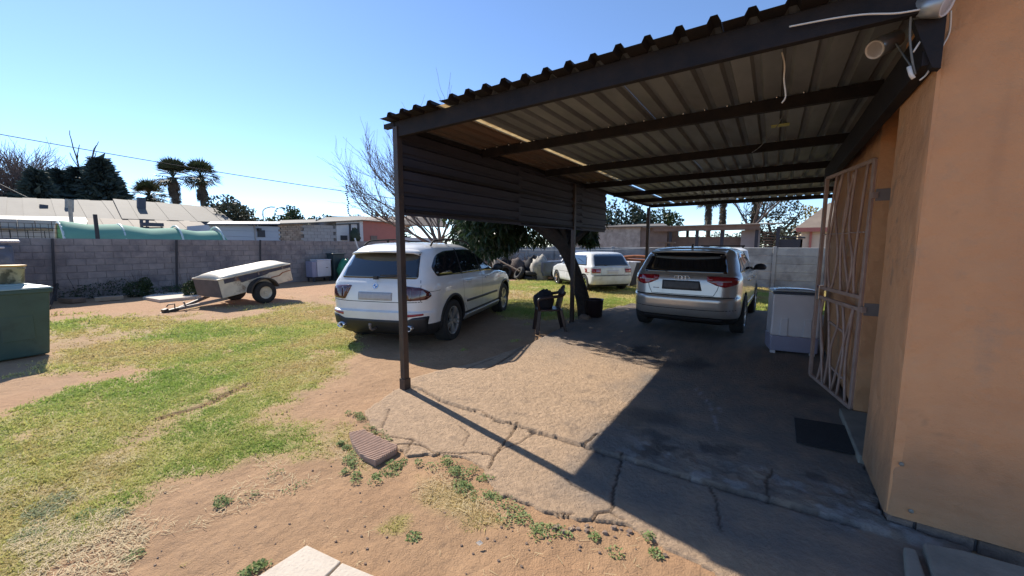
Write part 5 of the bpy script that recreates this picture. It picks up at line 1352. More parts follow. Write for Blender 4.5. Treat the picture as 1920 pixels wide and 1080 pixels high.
# tyres and scrap heap, dry brush
def tyre(c, r_, tilt_, label):
    o = MB().lathe([(r_ * .6, -.07), (r_ * .62, -.085), (r_ * .9, -.09), (r_, -.06), (r_, .06), (r_ * .9, .09), (r_ * .62, .085), (r_ * .6, .07), (r_ * .6, -.07)], 28).build('worn_tyre_ring', 'rubber')
    o.location = c; o.rotation_euler = tilt_; return tag(o, label, 'tyre', 'old tyres on the scrap heap')
tyre((-10.6, 15.1, .33), .33, (R(75), 0, R(20)), 'black old tyre standing at the left end of the scrap heap')
tyre((-9.75, 15.0, .3), .32, (R(60), 0, R(-30)), 'black old tyre leaning in the middle of the scrap heap')
tyre((-9.2, 15.2, .12), .33, (R(8), 0, 0), 'black old tyre lying flat under the heap')
tyre((-9.2, 15.2, .30), .31, (R(-6), R(5), 0), 'black old tyre lying on top of the flat one')
for k, (x_, y_, z_, r_, m_) in enumerate(((-10.9, 15.6, .55, .42, 'cloth_black'), (-10.2, 15.7, .5, .5, 'brush_dry'), (-9.5, 15.9, .55, .5, 'cloth_black'), (-8.9, 15.5, .6, .42, 'wall_mottled'), (-11.2, 15.4, .6, .3, 'wall_mottled'))):
    blob('scrap_heap', m_, (x_, y_, z_ * .8), (r_ * 1.1, r_, z_ * 1.05), ['black plastic heap at the left of the scrap pile', 'brown heap of dry rubbish in the scrap pile', 'dark heap of scrap beside the blue wreck', 'pale grey green sack on the heap near the blue wreck', 'pale crumpled sack at the far left of the scrap pile'][k], 'scrap', 11 + k, .35, 22, 4)
tag(MB().bar((-11.0, 14.9, .95), (-9.6, 14.8, .42), .05, .05).build('plank', 'wood_pale'), 'pale plank sloping across the front of the scrap heap', 'plank')
# planks and debris by the left wall
for a, b, w_, lab in ((G(122, 566), G(150, 568), .28, 'reddish timber block on the soil near the bin'), (G(178, 566), G(232, 562), .22, 'grey board lying by the weeds left of the trailer')):
    tag(MB().bar((*a, .07), (*b, .07), w_, .12).build('plank', 'wood_pale' if 'grey' in lab else 'timber', bevel=.01), lab, 'plank')
pc_ = [G(268, 562), G(300, 554), G(372, 551), G(378, 560), G(300, 568)]
tag(MB().prism(pc_, .0, .09, 'z').build('concrete_pad', 'pale_slab', bevel=.01), 'flat pale concrete pad behind the trailer drawbar', 'slab')
tag(MB().tube(spline([(*G(92, 580), .02), (*G(104, 572), .25), (*G(112, 562), .5), (*G(112, 540), .55)], 5), .03, 6).build('bent_branch', 'bark'), 'dark bent branch beside the green wheelie bin', 'branch')
# dark covered vehicle corner far left
dv = thing('covered_truck', 'dark blue truck corner with pale roof trims at the left edge', 'truck', (-14.9, -.6, 0), R(12))
MB().box(-1.0, .95, -2.2, 1.35, .5, 1.62).build('body', 'paint_blue', dv, bevel=.06)
MB().box(-1.05, 1.0, -2.3, 1.45, 1.66, 1.72).build('roof', 'washer_white', dv, bevel=.03); MB().box(-.9, 1.02, -2.2, 1.2, 1.53, 1.57).build('trim', 'washer_white', dv, bevel=.01)
for y_ in (-1.4, .9):
    MB().lathe([(.1, -.1), (.36, -.1), (.38, 0), (.36, .1), (.1, .1)], 20, (.85, y_, .38), 'x').build('wheel', 'rubber', dv)

# ================================================================== NEIGHBOURS ON THE LEFT
def roof_rows(a, b, c, d, n, m):   # a-b ridge, d-c eave : strips down the slope
    out = []
    for i in range(n):
        t0, t1 = i / n, (i + 1) / n
        out.append((a.lerp(b, t0), a.lerp(b, t1), d.lerp(c, t1), d.lerp(c, t0)))
    return out
def roof_strips(par, a, b, c, d, n, m, off=.02, name='roof_sheet'):
    nn = (b - a).cross(d - a).normalized()
    if nn.z < 0: nn = -nn
    for i, q in enumerate(roof_rows(a, b, c, d, n, m)):
        w_ = MB(); o1 = nn * (off if i % 2 else 0)
        w_.add([p + o1 for p in q] + [p + o1 - nn * .04 for p in q], [(0, 1, 2, 3), (7, 6, 5, 4), (0, 4, 5, 1), (1, 5, 6, 2), (2, 6, 7, 3), (3, 7, 4, 0)])
        w_.build(name, m, par, True)
XF = -34
g1 = thing('neighbour_house', 'long low neighbour house with grey sheet roof behind the green netting', 'house', (XF, 5, 0))
rA, rB = aX(-260, 361, XF), aX(402, 389, XF); eA, eB = aX(-330, 401, XF + 4.5), aX(441, 418, XF + 4.5)
rA.z += .0; ridge2 = aX(212, 377, XF)
roof_strips(g1, rA, ridge2, eA.lerp(eB, .62), eA, 16, 'roof_grey')
roof_strips(g1, ridge2 + Vector((0, 0, .14)), rB + Vector((0, 0, .02)), eB, eA.lerp(eB, .60) + Vector((0, 0, .1)), 8, 'roof_grey')
MB().box(XF - 4, XF + 4.0, eA.y + .5, eB.y - .6, 0, min(eA.z, eB.z) - .15).build('wall', 'wall_blue', g1, True)
MB().bar(eA + Vector((0, 0, -.12)), eB + Vector((0, 0, -.12)), .1, .22).build('gutter', 'roof_dark', g1, True)
# back slope so the roof is closed
mb = MB(); mb.add([rA, rB, rB + Vector((-4.5, 0, -1.0)), rA + Vector((-4.5, 0, -1.0))], [(0, 1, 2, 3)]); mb.build('roof_back', 'roof_grey', g1, True, solid=.04)
for px, y0, y1, w_, m_, lab in ((82, 384, 406, .28, 'roof_dark', 0), (130, 374, 412, .3, 'wall_mottled', 0), (265, 371, 392, .35, 'roof_dark', 0)):
    a = aX(px, y0, XF + 2); b = aX(px, y1, XF + 2); MB().bar(a, b, w_, w_).build('chimney_pipe', m_, g1, True)
an = thing('annex', 'low annex with dark fascia and tan tiled roof in front of the long house', 'outbuilding', (-29, 6, 0))
a0, a1 = aX(-200, 402, -29.5), aX(160, 409, -29.5); b1 = aX(168, 422, -28.5); b0 = aX(-200, 418, -28.5)
mb = MB(); mb.add([a0, a1, b1, b0], [(0, 1, 2, 3)]); mb.build('fascia', 'roof_dark', an, True, solid=.1)
t0, t1, t2, t3 = aX(158, 409, -29.6), aX(375, 415, -29.6), aX(395, 430, -27.2), aX(170, 430, -27.2)
roof_strips(an, t0, t1, t2, t3, 9, 'roof_tan')
MB().box(-31.5, -27.6, aX(0, 430, -27.6).y - 6, aX(385, 430, -27.6).y, 0, aX(385, 430, -27.6).z).build('wall', 'wall_grey', an, True)
for px in (265, 276): MB().bar(aX(px, 412, -28), aX(px, 419, -28), .12, .12).build('chimney_pipe', 'roof_dark', an, True)
MB().cbox(aX(285, 421, -27.6), (.3, .9, .18)).build('vent_box', 'roof_dark', an, True)
# pale block outbuilding and wire fence at far left
pb = thing('pale_outbuilding', 'pale grey block outbuilding with low roof left of the green netting', 'outbuilding', (-24, 1, 0))
zt = aX(60, 428, -23).z
for r_ in range(5):
    for k in range(22):
        y_ = aX(-150, 440, -23).y + k * .4 + (r_ % 2) * .2
        if y_ > aX(112, 440, -23).y: continue
        o = MB().box(-.2, .03, .01, .39, .01, .39).build('block', 'wall_grey', pb); o.location = (1, y_ - 1, 1.0 + r_ * .4 - .55 + .1)
q0, q1 = aX(-200, 413, -25.5), aX(112, 416, -25.5); q2, q3 = aX(115, 428, -22.8), aX(-200, 430, -22.8)
roof_strips(pb, q0, q1, q2, q3, 9, 'roof_tan')
MB().box(-25.5, -23.16, aX(-200, 440, -23).y, aX(112, 440, -23).y, 0, zt - .05).build('wall', 'wall_grey', pb, True)
wf = thing('wire_fence', 'thin wire mesh fence above the block wall at the far left', 'fence', (-17.6, 1, 0))
for k in range(12):
    p = aX(-60 + k * 15, 414 + k * .6, -17.6); MB().bar(p, (p.x, p.y, 1.6), .012, .012).build('wire', 'wire', wf, True)
for j in range(4):
    MB().bar(aX(-60, 414 + j * 9, -17.6), aX(112, 421 + j * 8, -17.6), .012, .012).build('wire', 'wire', wf, True)
# green shade net tunnel
NX = -19.6; ya, yb = aX(112, 440, NX).y, aX(424, 445, NX).y
gt = thing('net_tunnel', 'long arched tunnel of translucent green shade netting behind the block wall', 'shade tunnel', (NX, (ya + yb) / 2, 0))
rows = []
hoops = [ya, aX(225, 440, NX).y, aX(330, 440, NX).y, yb - .35]
for t in np.linspace(0, 1, 40):
    y_ = ya + (yb - ya) * t
    sag = min(abs(y_ - h_) for h_ in hoops); base = 1.02 - .05 * min(1, sag / .7) 
    zt_ = (2.43 - .23 * t) - .10 * min(1, sag / .8); endp = 1 if 0.02 < t < .93 else (.97 if t < .5 else max(.25, 1 - ((t - .93) / .07) ** 2 * .75))
    row = []
    for a in np.linspace(0, PI, 13):
        row.append((NX + .9 - 1.0 * math.cos(a) * -1 - 1.0 + .02 * math.sin(9 * t * a), y_, 1.1 + (zt_ * endp + 1.1 * (1 - endp) - 1.1) * math.sin(a) ** .7))
    rows.append(row)
MB().sheet(rows, sm=True).build('netting', 'shade_net', gt, True, solid=.01)
for y_ in hoops: MB().tube([(NX + .9 + 1.01 * math.cos(a) - 1.0, y_, 1.0 + 1.36 * math.sin(a) ** .7) for a in np.linspace(0, PI, 14)], .035, 6).build('hoop', 'hoop', gt, True)
for px, y0, y1, w_, lab, m_ in ((178, 402, 452, .09, 'dark wooden post rising in front of the green netting', 'fence_post'), (130, 376, 420, .12, 'tall pale pole between the two left roofs', 'wall_mottled')):
    p = aX(px, y0, -18.4 if px == 178 else -26); q = aX(px + (6 if px == 178 else 2), y1, p.x); q.z = 0
    tag(MB().bar(p, q, w_, w_).build('pole', m_), lab, 'pole')

# row of small buildings
XB = -22.5
def wallpx(par, name, m, pxa, ya_, pxb, yb_, x_=XB, depth=.25, zb=0):
    """wall panel whose top runs between two sighted points"""
    a = aX(pxa, ya_, x_); b = aX(pxb, yb_, x_)
    mb = MB(); v = [(x_, a.y, zb), (x_, b.y, zb), (x_, b.y, b.z), (x_, a.y, a.z)]
    mb.add(v + [(x_ - depth, p[1], p[2]) for p in v], [(0, 1, 2, 3), (7, 6, 5, 4), (0, 4, 5, 1), (1, 5, 6, 2), (2, 6, 7, 3), (3, 7, 4, 0)])
    return mb.build(name, m, par, True)
blu = thing('blue_shed', 'pale blue boarded shed wall with dark window behind the trailer', 'shed', (XB, 9, 0))
a = aX(392, 420, XB); b = aX(524, 421, XB)
nb_ = 9; zt = a.z
for k in range(nb_):
    z_ = zt * k / nb_; MB().box(XB - .1, XB + .01 * (k % 2), a.y, b.y, z_ + .008, z_ + zt / nb_).build('board', 'wall_blue', blu, True)
MB().box(XB - 3, XB - .1, a.y, b.y, 0, zt - .03).build('wall', 'wall_blue', blu, True)
p = aX(486, 438, XB + .03); MB().cbox(p + Vector((0, .1, 0)), (.05, .36, .36)).build('window', 'frame_dark', blu, True)
MB().bar(aX(477, 421, XB + .04), (XB + .04, aX(477, 421, XB).y, 1.2), .05, .05).build('downpipe', 'wall_grey', blu, True)
MB().cbox(aX(486, 430, XB + .15), (.22, .14, .12)).build('wall_lamp', 'trim_black', blu, True)
brk = thing('brick_outbuilding', 'rough outbuilding of bare and grey painted brick in the middle distance', 'outbuilding', (XB, 12, 0))
y0_, y1_, y2_ = aX(522, 430, XB).y, aX(563, 430, XB).y, aX(632, 430, XB).y
zt = aX(563, 420, XB).z
MB().box(XB - 3, XB - .12, y0_, y2_, 0, zt - .05).build('mortar', 'mortar', brk, True)
nr = 12; bh = (zt - 1.5) / nr * 1.0
q_ = None
for r_ in range(nr):
    z_ = 1.45 + r_ * (zt - 1.45) / nr
    y_ = y0_ + (r_ % 2) * .12
    while y_ < y1_ - .1:
        if q_ is None: o = MB().box(-.11, .02, .004, .23, .004, (zt - 1.45) / nr - .008).build('brick', 'wall_brickpale', brk); q_ = o
        else: o = q_.copy(); C.objects.link(o); o.parent = brk
        o.location = (random.uniform(-.01, .02), y_ - 12, z_); y_ += .24
q_ = None
for r_ in range(7):
    z_ = 1.45 + r_ * (zt - 1.45) / 7; y_ = y1_ + (r_ % 2) * .2
    while y_ < y2_ - .3:
        if q_ is None: o = MB().box(-.11, .0, .004, .392, .004, (zt - 1.45) / 7 - .006).build('block', 'wall_grey', brk); q_ = o
        else: o = q_.copy(); C.objects.link(o); o.parent = brk
        o.location = (random.uniform(-.004, .004), y_ - 12, z_); y_ += .4
wsh = thing('white_shed', 'whitewashed shed with dark framed door panel beside the red shed', 'shed', (XB, 14, 0))
wallpx(wsh, 'wall', 'wall_white', 630, 416, 674, 415, XB, 3)
for pxa, pxb, y_ in ((655, 658, 420), (670.5, 673, 419)): 
    a = aX(pxa, y_, XB + .06); b = aX(pxb, y_, XB + .06); MB().box(XB + .005, XB + .06, a.y, b.y, 0, a.z).build('door_post', 'frame_dark', wsh, True)
MB().bar(aX(628, 421, XB + .05), aX(673, 419, XB + .05), .06, .06).build('lintel', 'frame_dark', wsh, True)
p = aX(645, 446, XB + .03); MB().cbox(p, (.05, .45, .3)).build('window', 'frame_dark', wsh, True)
tag(blob('shrub', 'leaf_dark', aX(666, 443, XB + .8), (.3, .3, .45), 'small dark shrub against the white shed wall', 'shrub', 3, .5, 14), None)
rd = thing('red_shed', 'faded red painted shed wall with white corner pillar and flat roof', 'shed', (XB, 17, 0))
wallpx(rd, 'wall', 'wall_red', 680, 413.5, 752, 418.5, XB, 3)
wallpx(rd, 'pillar', 'wall_white', 674, 413, 680, 413.5, XB + .05, .4)
p = aX(701, 447, XB + .03); MB().cbox(p, (.06, .5, .35)).build('window', 'wall_brown', rd, True)
def slabroof(par, m, pts_, th_=.1, name='roof'):
    mb = MB(); n = len(pts_); mb.add(list(pts_) + [p - Vector((0, 0, th_)) for p in pts_], [tuple(range(n)), tuple(range(n, 2 * n))[::-1]] + [(i, n + i, n + (i + 1) % n, (i + 1) % n) for i in range(n)])
    return mb.build(name, m, par, True)
a, b = aX(388, 419.5, XB + .3), aX(592, 416.5, XB + .3); slabroof(blu, 'roof_dark', [a, aX(525, 419.5, XB + .3), aX(525, 415, XB - 3.5), aX(395, 415, XB - 3.5)], .07)
slabroof(brk, 'roof_grey', [aX(525, 418.6, XB + .3), b, aX(592, 411, XB - 3.5), aX(525, 413, XB - 3.5)], .07)
slabroof(wsh, 'roof_grey', [aX(588, 416.5, XB + .25), aX(680, 412, XB + .25), aX(676, 405, XB - 4), aX(615, 406, XB - 4)], .06)
slabroof(rd, 'roof_tan', [aX(680, 412, XB + .25), aX(760, 418, XB + .25), aX(735, 408, XB - 4), aX(672, 405, XB - 4)], .06)
fh = thing('far_tiled_house', 'house with brown tiled gable roof showing behind the dark carport post', 'house', (-30, 24, 0))
ra, rb2 = aX(735, 406, -30), aX(830, 402, -30)
slabroof(fh, 'roof_tan', [aX(715, 418, -27), ra, rb2, aX(840, 425, -27)], .1); slabroof(fh, 'roof_tan', [ra, rb2, rb2 + Vector((-3, 0, -1)), ra + Vector((-3, 0, -1))], .1)
MB().box(-32, -27.2, aX(745, 420, -27.2).y, aX(830, 420, -27.2).y, 0, 2.3).build('wall', 'wall_white', fh, True)
mb = MB(); y_ = aX(782, 436, -27).y; MB().box(-27.2, -27.14, y_ - .9, y_ + .9, 1.55, 2.0).build('window', 'frame_dark', fh, True)
gr = thing('gabled_shed', 'low pale gabled shed roof peeping above the white shed', 'shed', (-27, 16, 0))
slabroof(gr, 'roof_tan', [aX(595, 413, -26), aX(618, 405, -26), aX(712, 409, -26), aX(716, 414, -26)], .08)
slabroof(gr, 'roof_tan', [aX(618, 405, -26), aX(712, 409, -26), aX(712, 409, -26) + Vector((-3, 0, -.8)), aX(618, 405, -26) + Vector((-3, 0, -.8))], .08)
MB().box(-28.5, -26.1, aX(600, 413, -26).y, aX(710, 413, -26).y, 0, 2.6).build('wall', 'wall_white', gr, True)

# ================================================================== NEIGHBOURS AT THE BACK RIGHT
YB = 22.0
def wallY(par, name, m, pxa, ya_, pxb, yb_, y_=YB, depth=.25, zb=0):
    a = aY(pxa, ya_, y_); b = aY(pxb, yb_, y_)
    mb = MB(); v = [(a.x, y_, zb), (b.x, y_, zb), (b.x, y_, b.z), (a.x, y_, a.z)]
    mb.add(v + [(p[0], y_ + depth, p[2]) for p in v], [(0, 1, 2, 3), (7, 6, 5, 4), (0, 4, 5, 1), (1, 5, 6, 2), (2, 6, 7, 3), (3, 7, 4, 0)])
    return mb.build(name, m, par, True)
ms_ = thing('mottled_outbuilding', 'stained plaster outbuilding behind the precast wall beside the rear post', 'outbuilding', (-7, YB, 0))
wallY(ms_, 'wall', 'wall_mottled', 1080, 428, 1201, 425, YB, 3); slabroof(ms_, 'roof_grey', [aY(1070, 426, YB - .2), aY(1252, 423, YB - .2), aY(1245, 419, YB + 3), aY(1080, 421, YB + 3)], .06)
wallY(ms_, 'side_wall', 'wall_brown', 1201, 425, 1252, 424, YB + .05, 3)
os_ = thing('open_shed', 'long open timber shed with sloping sheet roof behind the precast wall', 'shed', (-2, YB, 0))
ra, rb2 = aY(1205, 426, YB - .3), aY(1468, 418.5, YB - .3)
n_ = 14
for i in range(n_):
    a = ra.lerp(rb2, i / n_); b = ra.lerp(rb2, (i + 1) / n_); dd = Vector((0, 3.2, .18)); slabroof(os_, 'roof_tan', [a + Vector((0, 0, .012 * (i % 2))), b + Vector((0, 0, .012 * (i % 2))), b + dd, a + dd], .04, 'roof_sheet')
MB().bar(aY(1225, 429.5, YB - .2), aY(1425, 425, YB - .2), .08, .28).build('fascia_board', 'timber', os_, True)
for px in (1258, 1308, 1355, 1420, 1460): p = aY(px, 424, YB); MB().box(p.x - .07, p.x + .07, YB - .07, YB + .07, 0, p.z - .02).build('post', 'frame_dark', os_, True)
for px in (1290, 1400): p = aY(px, 424, YB + 3); MB().box(p.x - .07, p.x + .07, YB + 2.9, YB + 3.04, 0, p.z - .02).build('post', 'frame_dark', os_, True)
wallY(os_, 'low_wall', 'wall_brown', 1252, 444, 1392, 444, YB + .6, .2)
wallY(os_, 'side_wall', 'wall_grey', 1390, 432, 1426, 430, YB + .3, .2)
for k in range(6): a = aY(1430, 436 + k * 5, YB + .2); b = aY(1458, 436 + k * 5, YB + .2); MB().bar(a, b, .04, .05).build('slat', 'timber', os_, True)
dk = thing('dark_fence', 'dark solid fence panel between the open shed and the cream house', 'fence', (0, YB, 0)); wallY(dk, 'panel', 'frame_dark', 1462, 449, 1505, 448, YB, .1)
MB().bar(aY(1455, 444, YB), aY(1510, 446, YB), .05, .06).build('rail', 'frame_dark', dk, True)
ch_ = thing('cream_house', 'cream house with pitched tan roof beyond the right end of the precast wall', 'house', (3, YB, 0))
wallY(ch_, 'wall', 'wall_cream', 1503, 430, 1700, 425, YB + .0, 6)
slabroof(ch_, 'roof_tan', [aY(1492, 427, YB - .3), aY(1555, 380, YB + 2.5), aY(1720, 370, YB + 2.5), aY(1720, 424, YB - .3)], .08)
slabroof(ch_, 'roof_tan', [aY(1492, 427, YB - .3), aY(1555, 380, YB + 2.5), aY(1492, 427, YB - .3) + Vector((0, 6.5, 0))], .08)
MB().bar(aY(1493, 431, YB - .32), aY(1700, 428, YB - .32), .06, .18).build('fascia', 'wall_red', ch_, True)
MB().bar(aY(1521, 432, YB - .05), (aY(1521, 432, YB).x, YB - .05, 0), .09, .09).build('downpipe', 'wall_red', ch_, True)

# ================================================================== TREES
def branch_tree(name, label, base, h, lean=(0, 0), n0=5, depth=4, spread=.6, r0=.14, mats_='bark_grey', seed=1, trunk_frac=.28, droop=0, upw=.25, ratio=.72, kid=(2, 4), twig_r=.006, group=None, first=None, cat='tree', minr=.004):
    rs = random.Random(seed); t = thing(name, label, cat, base, 0, group); T = MB(); Br = MB()
    def grow(p, d, L_, r_, lev, out):
        n = 4; pts_ = [p]; q = p.copy(); dd = d.copy()
        for k in range(n):
            dd = (dd + Vector((rs.gauss(0, .12), rs.gauss(0, .12), rs.gauss(0, .08) + upw * .12 - droop * .1))).normalized(); q = q + dd * L_ / n; pts_.append(q.copy())
        out.tube(pts_, [r_ * (1 - .45 * k / n) for k in range(n + 1)], 6 if lev < 2 else (4 if lev < 3 else 3), cap=False)
        if lev >= depth: return
        for k in range(rs.randint(*kid) + (1 if lev > 1 else 0)):
            f = rs.uniform(.35, 1) if k else 1; b = pts_[min(n, int(f * n))]
            ax = dd.orthogonal().normalized(); ax.rotate(Matrix.Rotation(rs.uniform(0, 2 * PI), 3, dd)); nd = dd.copy(); nd.rotate(Matrix.Rotation(rs.uniform(.25, spread), 3, ax))
            nd = (nd + Vector((0, 0, upw * .3))).normalized()
            grow(b, nd, L_ * ratio * rs.uniform(.75, 1.15), max(minr, r_ * .55), lev + 1, Br)
    trunk_top = Vector((lean[0], lean[1], h * trunk_frac))
    T.tube([Vector((0, 0, -.1)), trunk_top * .5 + Vector((rs.gauss(0, .04), rs.gauss(0, .04), 0)), trunk_top], [r0 * 1.25, r0, r0 * .85], 10)
    dirs = first or [(math.cos(a + rs.uniform(-.4, .4)), math.sin(a + rs.uniform(-.4, .4)), rs.uniform(.8, 1.8)) for a in np.linspace(0, 2 * PI, n0, endpoint=False)]
    for d in dirs: grow(trunk_top.copy(), Vector(d).normalized(), h * .34, r0 * .55, 1, Br)
    T.build('trunk', mats_, t); Br.build('branches', mats_, t)
    return t
def leaf_mass(name, m, par, lumps, n, size, aspect=.45, droop=0, tri=False):
    """many leaf faces in overlapping lumps (cx,cy,cz,rx,ry,rz), denser to the outside"""
    L_ = np.array(lumps, float); vol = (L_[:, 3] * L_[:, 4] * L_[:, 5]) ** (2 / 3); pk = rng.choice(len(L_), n, p=vol / vol.sum()); l = L_[pk]
    d = rng.normal(0, 1, (n, 3)); d /= np.linalg.norm(d, axis=1)[:, None]; rr_ = rng.uniform(.35, 1.05, n) ** .5
    c = l[:, :3] + d * l[:, 3:6] * rr_[:, None]
    # uneven: drop where a coarse noise is low
    keep_ = (fbm(c[:, 0] * 1.1 / size * .25 + c[:, 2] * .9, c[:, 1] * 1.1 / size * .25 - c[:, 2] * .7, 5, 2) > -.16); c = c[keep_]; n = len(c); d = d[keep_]
    u = rng.normal(0, 1, (n, 3)) + d * .6; u[:, 2] -= droop; u /= np.linalg.norm(u, axis=1)[:, None]
    w = np.cross(u, rng.normal(0, 1, (n, 3))); w /= np.linalg.norm(w, axis=1)[:, None] + 1e-9
    s = size * rng.uniform(.6, 1.35, n)[:, None]
    a = c - u * s * .5; b = c + u * s * .5; p = c + w * s * aspect * .5; q = c - w * s * aspect * .5
    V = np.stack([a, p, b, q], 1).reshape(-1, 3)
    return np_mesh(name, V, np.arange(4 * n).reshape(-1, 4), m, par)
def leafy(name, label, base, h, w, m='leaf_bush', n=5000, size=.25, seed=1, trunk=.12, lumps=9, flat=1, low=.25, group=None, cat='tree'):
    rs = random.Random(seed); t = thing(name, label, cat, base, 0, group)
    lm = []
    for k in range(lumps):
        a = rs.uniform(0, 2 * PI); r_ = w * .5 * rs.uniform(0, .7); z = h * rs.uniform(low + .1, .86)
        s_ = w * rs.uniform(.16, .28); top = 1 - ((z / h - .5) ** 2) * 1.1
        lm.append((r_ * math.cos(a) * top, r_ * math.sin(a) * top, z, s_, s_, s_ * .75 * flat))
    lm.append((0, 0, h * .6, w * .33, w * .33, h * .3 * flat))
    leaf_mass('crown', m, t, lm, n, size)
    mb = MB(); mb.tube([(0, 0, -.1), (rs.gauss(0, .1), 0, h * .35), (rs.gauss(0, .2), 0, h * .6)], [trunk * 1.3, trunk, trunk * .6], 8)
    for k in range(4): a = rs.uniform(0, 6.28); mb.tube([(0, 0, h * .3), (math.cos(a) * w * .15, math.sin(a) * w * .15, h * .5), (math.cos(a) * w * .3, math.sin(a) * w * .3, h * .68)], [trunk * .5, trunk * .4, trunk * .2], 6)
    mb.build('trunk', 'bark', t)
    return t
def conifer(name, label, base, h, w, n=5000, seed=1, group=None):
    rs = random.Random(seed); t = thing(name, label, 'tree', base, 0, group)
    MB().tube([(0, 0, 0), (0, 0, h * .97)], [w * .05, .02], 6).build('trunk', 'bark', t)
    V = []
    n_ = n; z = rng.uniform(.04, 1, n_) ** 1.15; a = rng.uniform(0, 2 * PI, n_); layer = .62 + .38 * np.abs(np.sin(z * 19 + a * 2 + np.sin(a * 3) * 1.5)) + rng.normal(0, .12, n_)
    r_ = w * .5 * (1 - z) ** .8 * layer * rng.uniform(.25, 1, n_) ** .45
    c = np.stack([r_ * np.cos(a), r_ * np.sin(a), z * h], 1)
    u = np.stack([np.cos(a), np.sin(a), rng.uniform(-.5, .35, n_)], 1); u += rng.normal(0, .35, u.shape); u /= np.linalg.norm(u, axis=1)[:, None]
    wv = np.cross(u, rng.normal(0, 1, (n_, 3))); wv /= np.linalg.norm(wv, axis=1)[:, None]
    s = (w * .075 * rng.uniform(.6, 1.6, n_))[:, None]
    V = np.stack([c - u * s * .4, c + wv * s * .3, c + u * s, c - wv * s * .3], 1).reshape(-1, 3)
    np_mesh('crown', V, np.arange(4 * n_).reshape(-1, 4), 'leaf_pine', t); return t
def palm(name, label, base, h, cr, skirt=1.6, nf=46, seed=1, group=None):
    rs = random.Random(seed); t = thing(name, label, 'palm tree', base, 0, group)
    MB().tube([(0, 0, -.1), (.05, 0, h * .5), (0, 0, h)], [cr * .16, cr * .13, cr * .13], 10).build('trunk', 'palm_dead', t)
    def fan(mb, o, d, L_, pet, sz, drp):
        d = d.normalized(); tip = o + d * pet; up = Vector((0, 0, 1)); side = d.cross(up); side = side.normalized() if side.length > .05 else Vector((1, 0, 0)); nrm_ = side.cross(d)
        mb.tube([o, tip], [.035, .02], 3, cap=False)
        for k in range(15):
            a = -1.5 + 3.0 * k / 14; dd = d * math.cos(a) + side * math.sin(a) + nrm_ * rs.uniform(-.15, .05); e = tip + dd * sz * rs.uniform(.8, 1.1) + Vector((0, 0, -drp * sz * .35)); m_ = tip + dd * sz * .55
            pw_ = side * math.cos(a) * .055 * sz + d * -math.sin(a) * .055 * sz
            mb.add([tip, m_ + pw_, e, m_ - pw_], [(0, 1, 2, 3)])
    F_ = MB()
    for k in range(nf):
        el = rs.uniform(-.7, 1.55); a = rs.uniform(0, 2 * PI); d = Vector((math.cos(a) * math.cos(el), math.sin(a) * math.cos(el), math.sin(el)))
        fan(F_, Vector((0, 0, h)), d, 1, cr * .42, cr * .55, .45 if el < .4 else .0)
    F_.build('crown', 'palm_leaf', t)
    K = MB()
    for k in range(int(nf * 1.5)):
        z = h - rs.uniform(.05, skirt) ; a = rs.uniform(0, 2 * PI); d = Vector((math.cos(a) * .35, math.sin(a) * .35, -1)); fan(K, Vector((math.cos(a) * .12 * cr, math.sin(a) * .12 * cr, z)), d, 1, cr * .10, cr * .22, .4)
    K.build('dead_fronds', 'palm_dead', t); return t
def at(px, D): d = ray(px, 460); k = D / math.hypot(d[0], d[1]); return Vector((d[0] * k, d[1] * k, 0))
def hgt(px, py, D): return aD(px, py, D).z
# left skyline
branch_tree('bare_tree', 'wide leafless tree at the far left above the grey roof', at(72, 50), hgt(75, 283, 50) * 1.0, n0=9, depth=5, spread=.7, r0=.30, seed=3, trunk_frac=.2, ratio=.78, kid=(3, 4), minr=.016, mats_='twig')
branch_tree('bare_tree', 'smaller leafless tree cut off by the left edge', at(-20, 48), hgt(0, 335, 48), n0=8, depth=5, spread=.8, r0=.22, seed=8, trunk_frac=.2, kid=(2, 4), minr=.016, mats_='twig')
leafy('dark_tree', 'low dark tree at the left edge behind the grey roof', at(10, 46), hgt(12, 355, 46), 4.0, 'leaf_pine', 3500, .3, 5)
conifer('conifer', 'dark pointed conifer under the bare tree at the left', at(85, 44), hgt(85, 322, 44), 5.2, 6000, 1, 'dark conifers beyond the grey roof')
conifer('conifer', 'broad dark conifer second from the left of the dark clump', at(128, 46), hgt(128, 322, 46), 5.6, 6500, 2, 'dark conifers beyond the grey roof')
conifer('conifer', 'broad dark conifer right below the dead bare trunk', at(162, 46), hgt(160, 318, 46), 6.2, 6500, 3, 'dark conifers beyond the grey roof')
conifer('conifer', 'tallest dark conifer with ragged top at the right of the clump', at(205, 45), hgt(203, 300, 45), 6.2, 8000, 4, 'dark conifers beyond the grey roof')
conifer('conifer', 'low dark conifer sloping off at the right end of the clump', at(230, 45), hgt(232, 338, 45), 4.6, 4500, 5, 'dark conifers beyond the grey roof')
branch_tree('dead_tree', 'thin dead trunk rising behind the dark conifers', at(172, 47), hgt(167, 280, 47), n0=3, depth=2, spread=.4, r0=.12, seed=5, trunk_frac=.66, ratio=.4, first=[(.03, .08, 1), (-.05, .35, 1)], mats_='bark_grey', minr=.02, upw=.9)
palm('fan_palm', 'left one of the pair of tall fan palms', at(337, 42), hgt(337, 334, 42), 1.75, 1.7, 32, 1, 'fan palms on the skyline')
palm('fan_palm', 'right one of the pair of tall fan palms', at(388, 42), hgt(388, 334, 42), 1.75, 1.7, 32, 2, 'fan palms on the skyline')
palm('fan_palm', 'small low fan palm left of the pair', at(290, 48), hgt(290, 368, 48), 1.7, 1.2, 40, 3, 'fan palms on the skyline')
leafy('round_tree', 'dark olive tree right of the fan palms', at(425, 36), hgt(425, 352, 36), 5.2, 'leaf_olive', 6000, .28, 11, flat=.8)
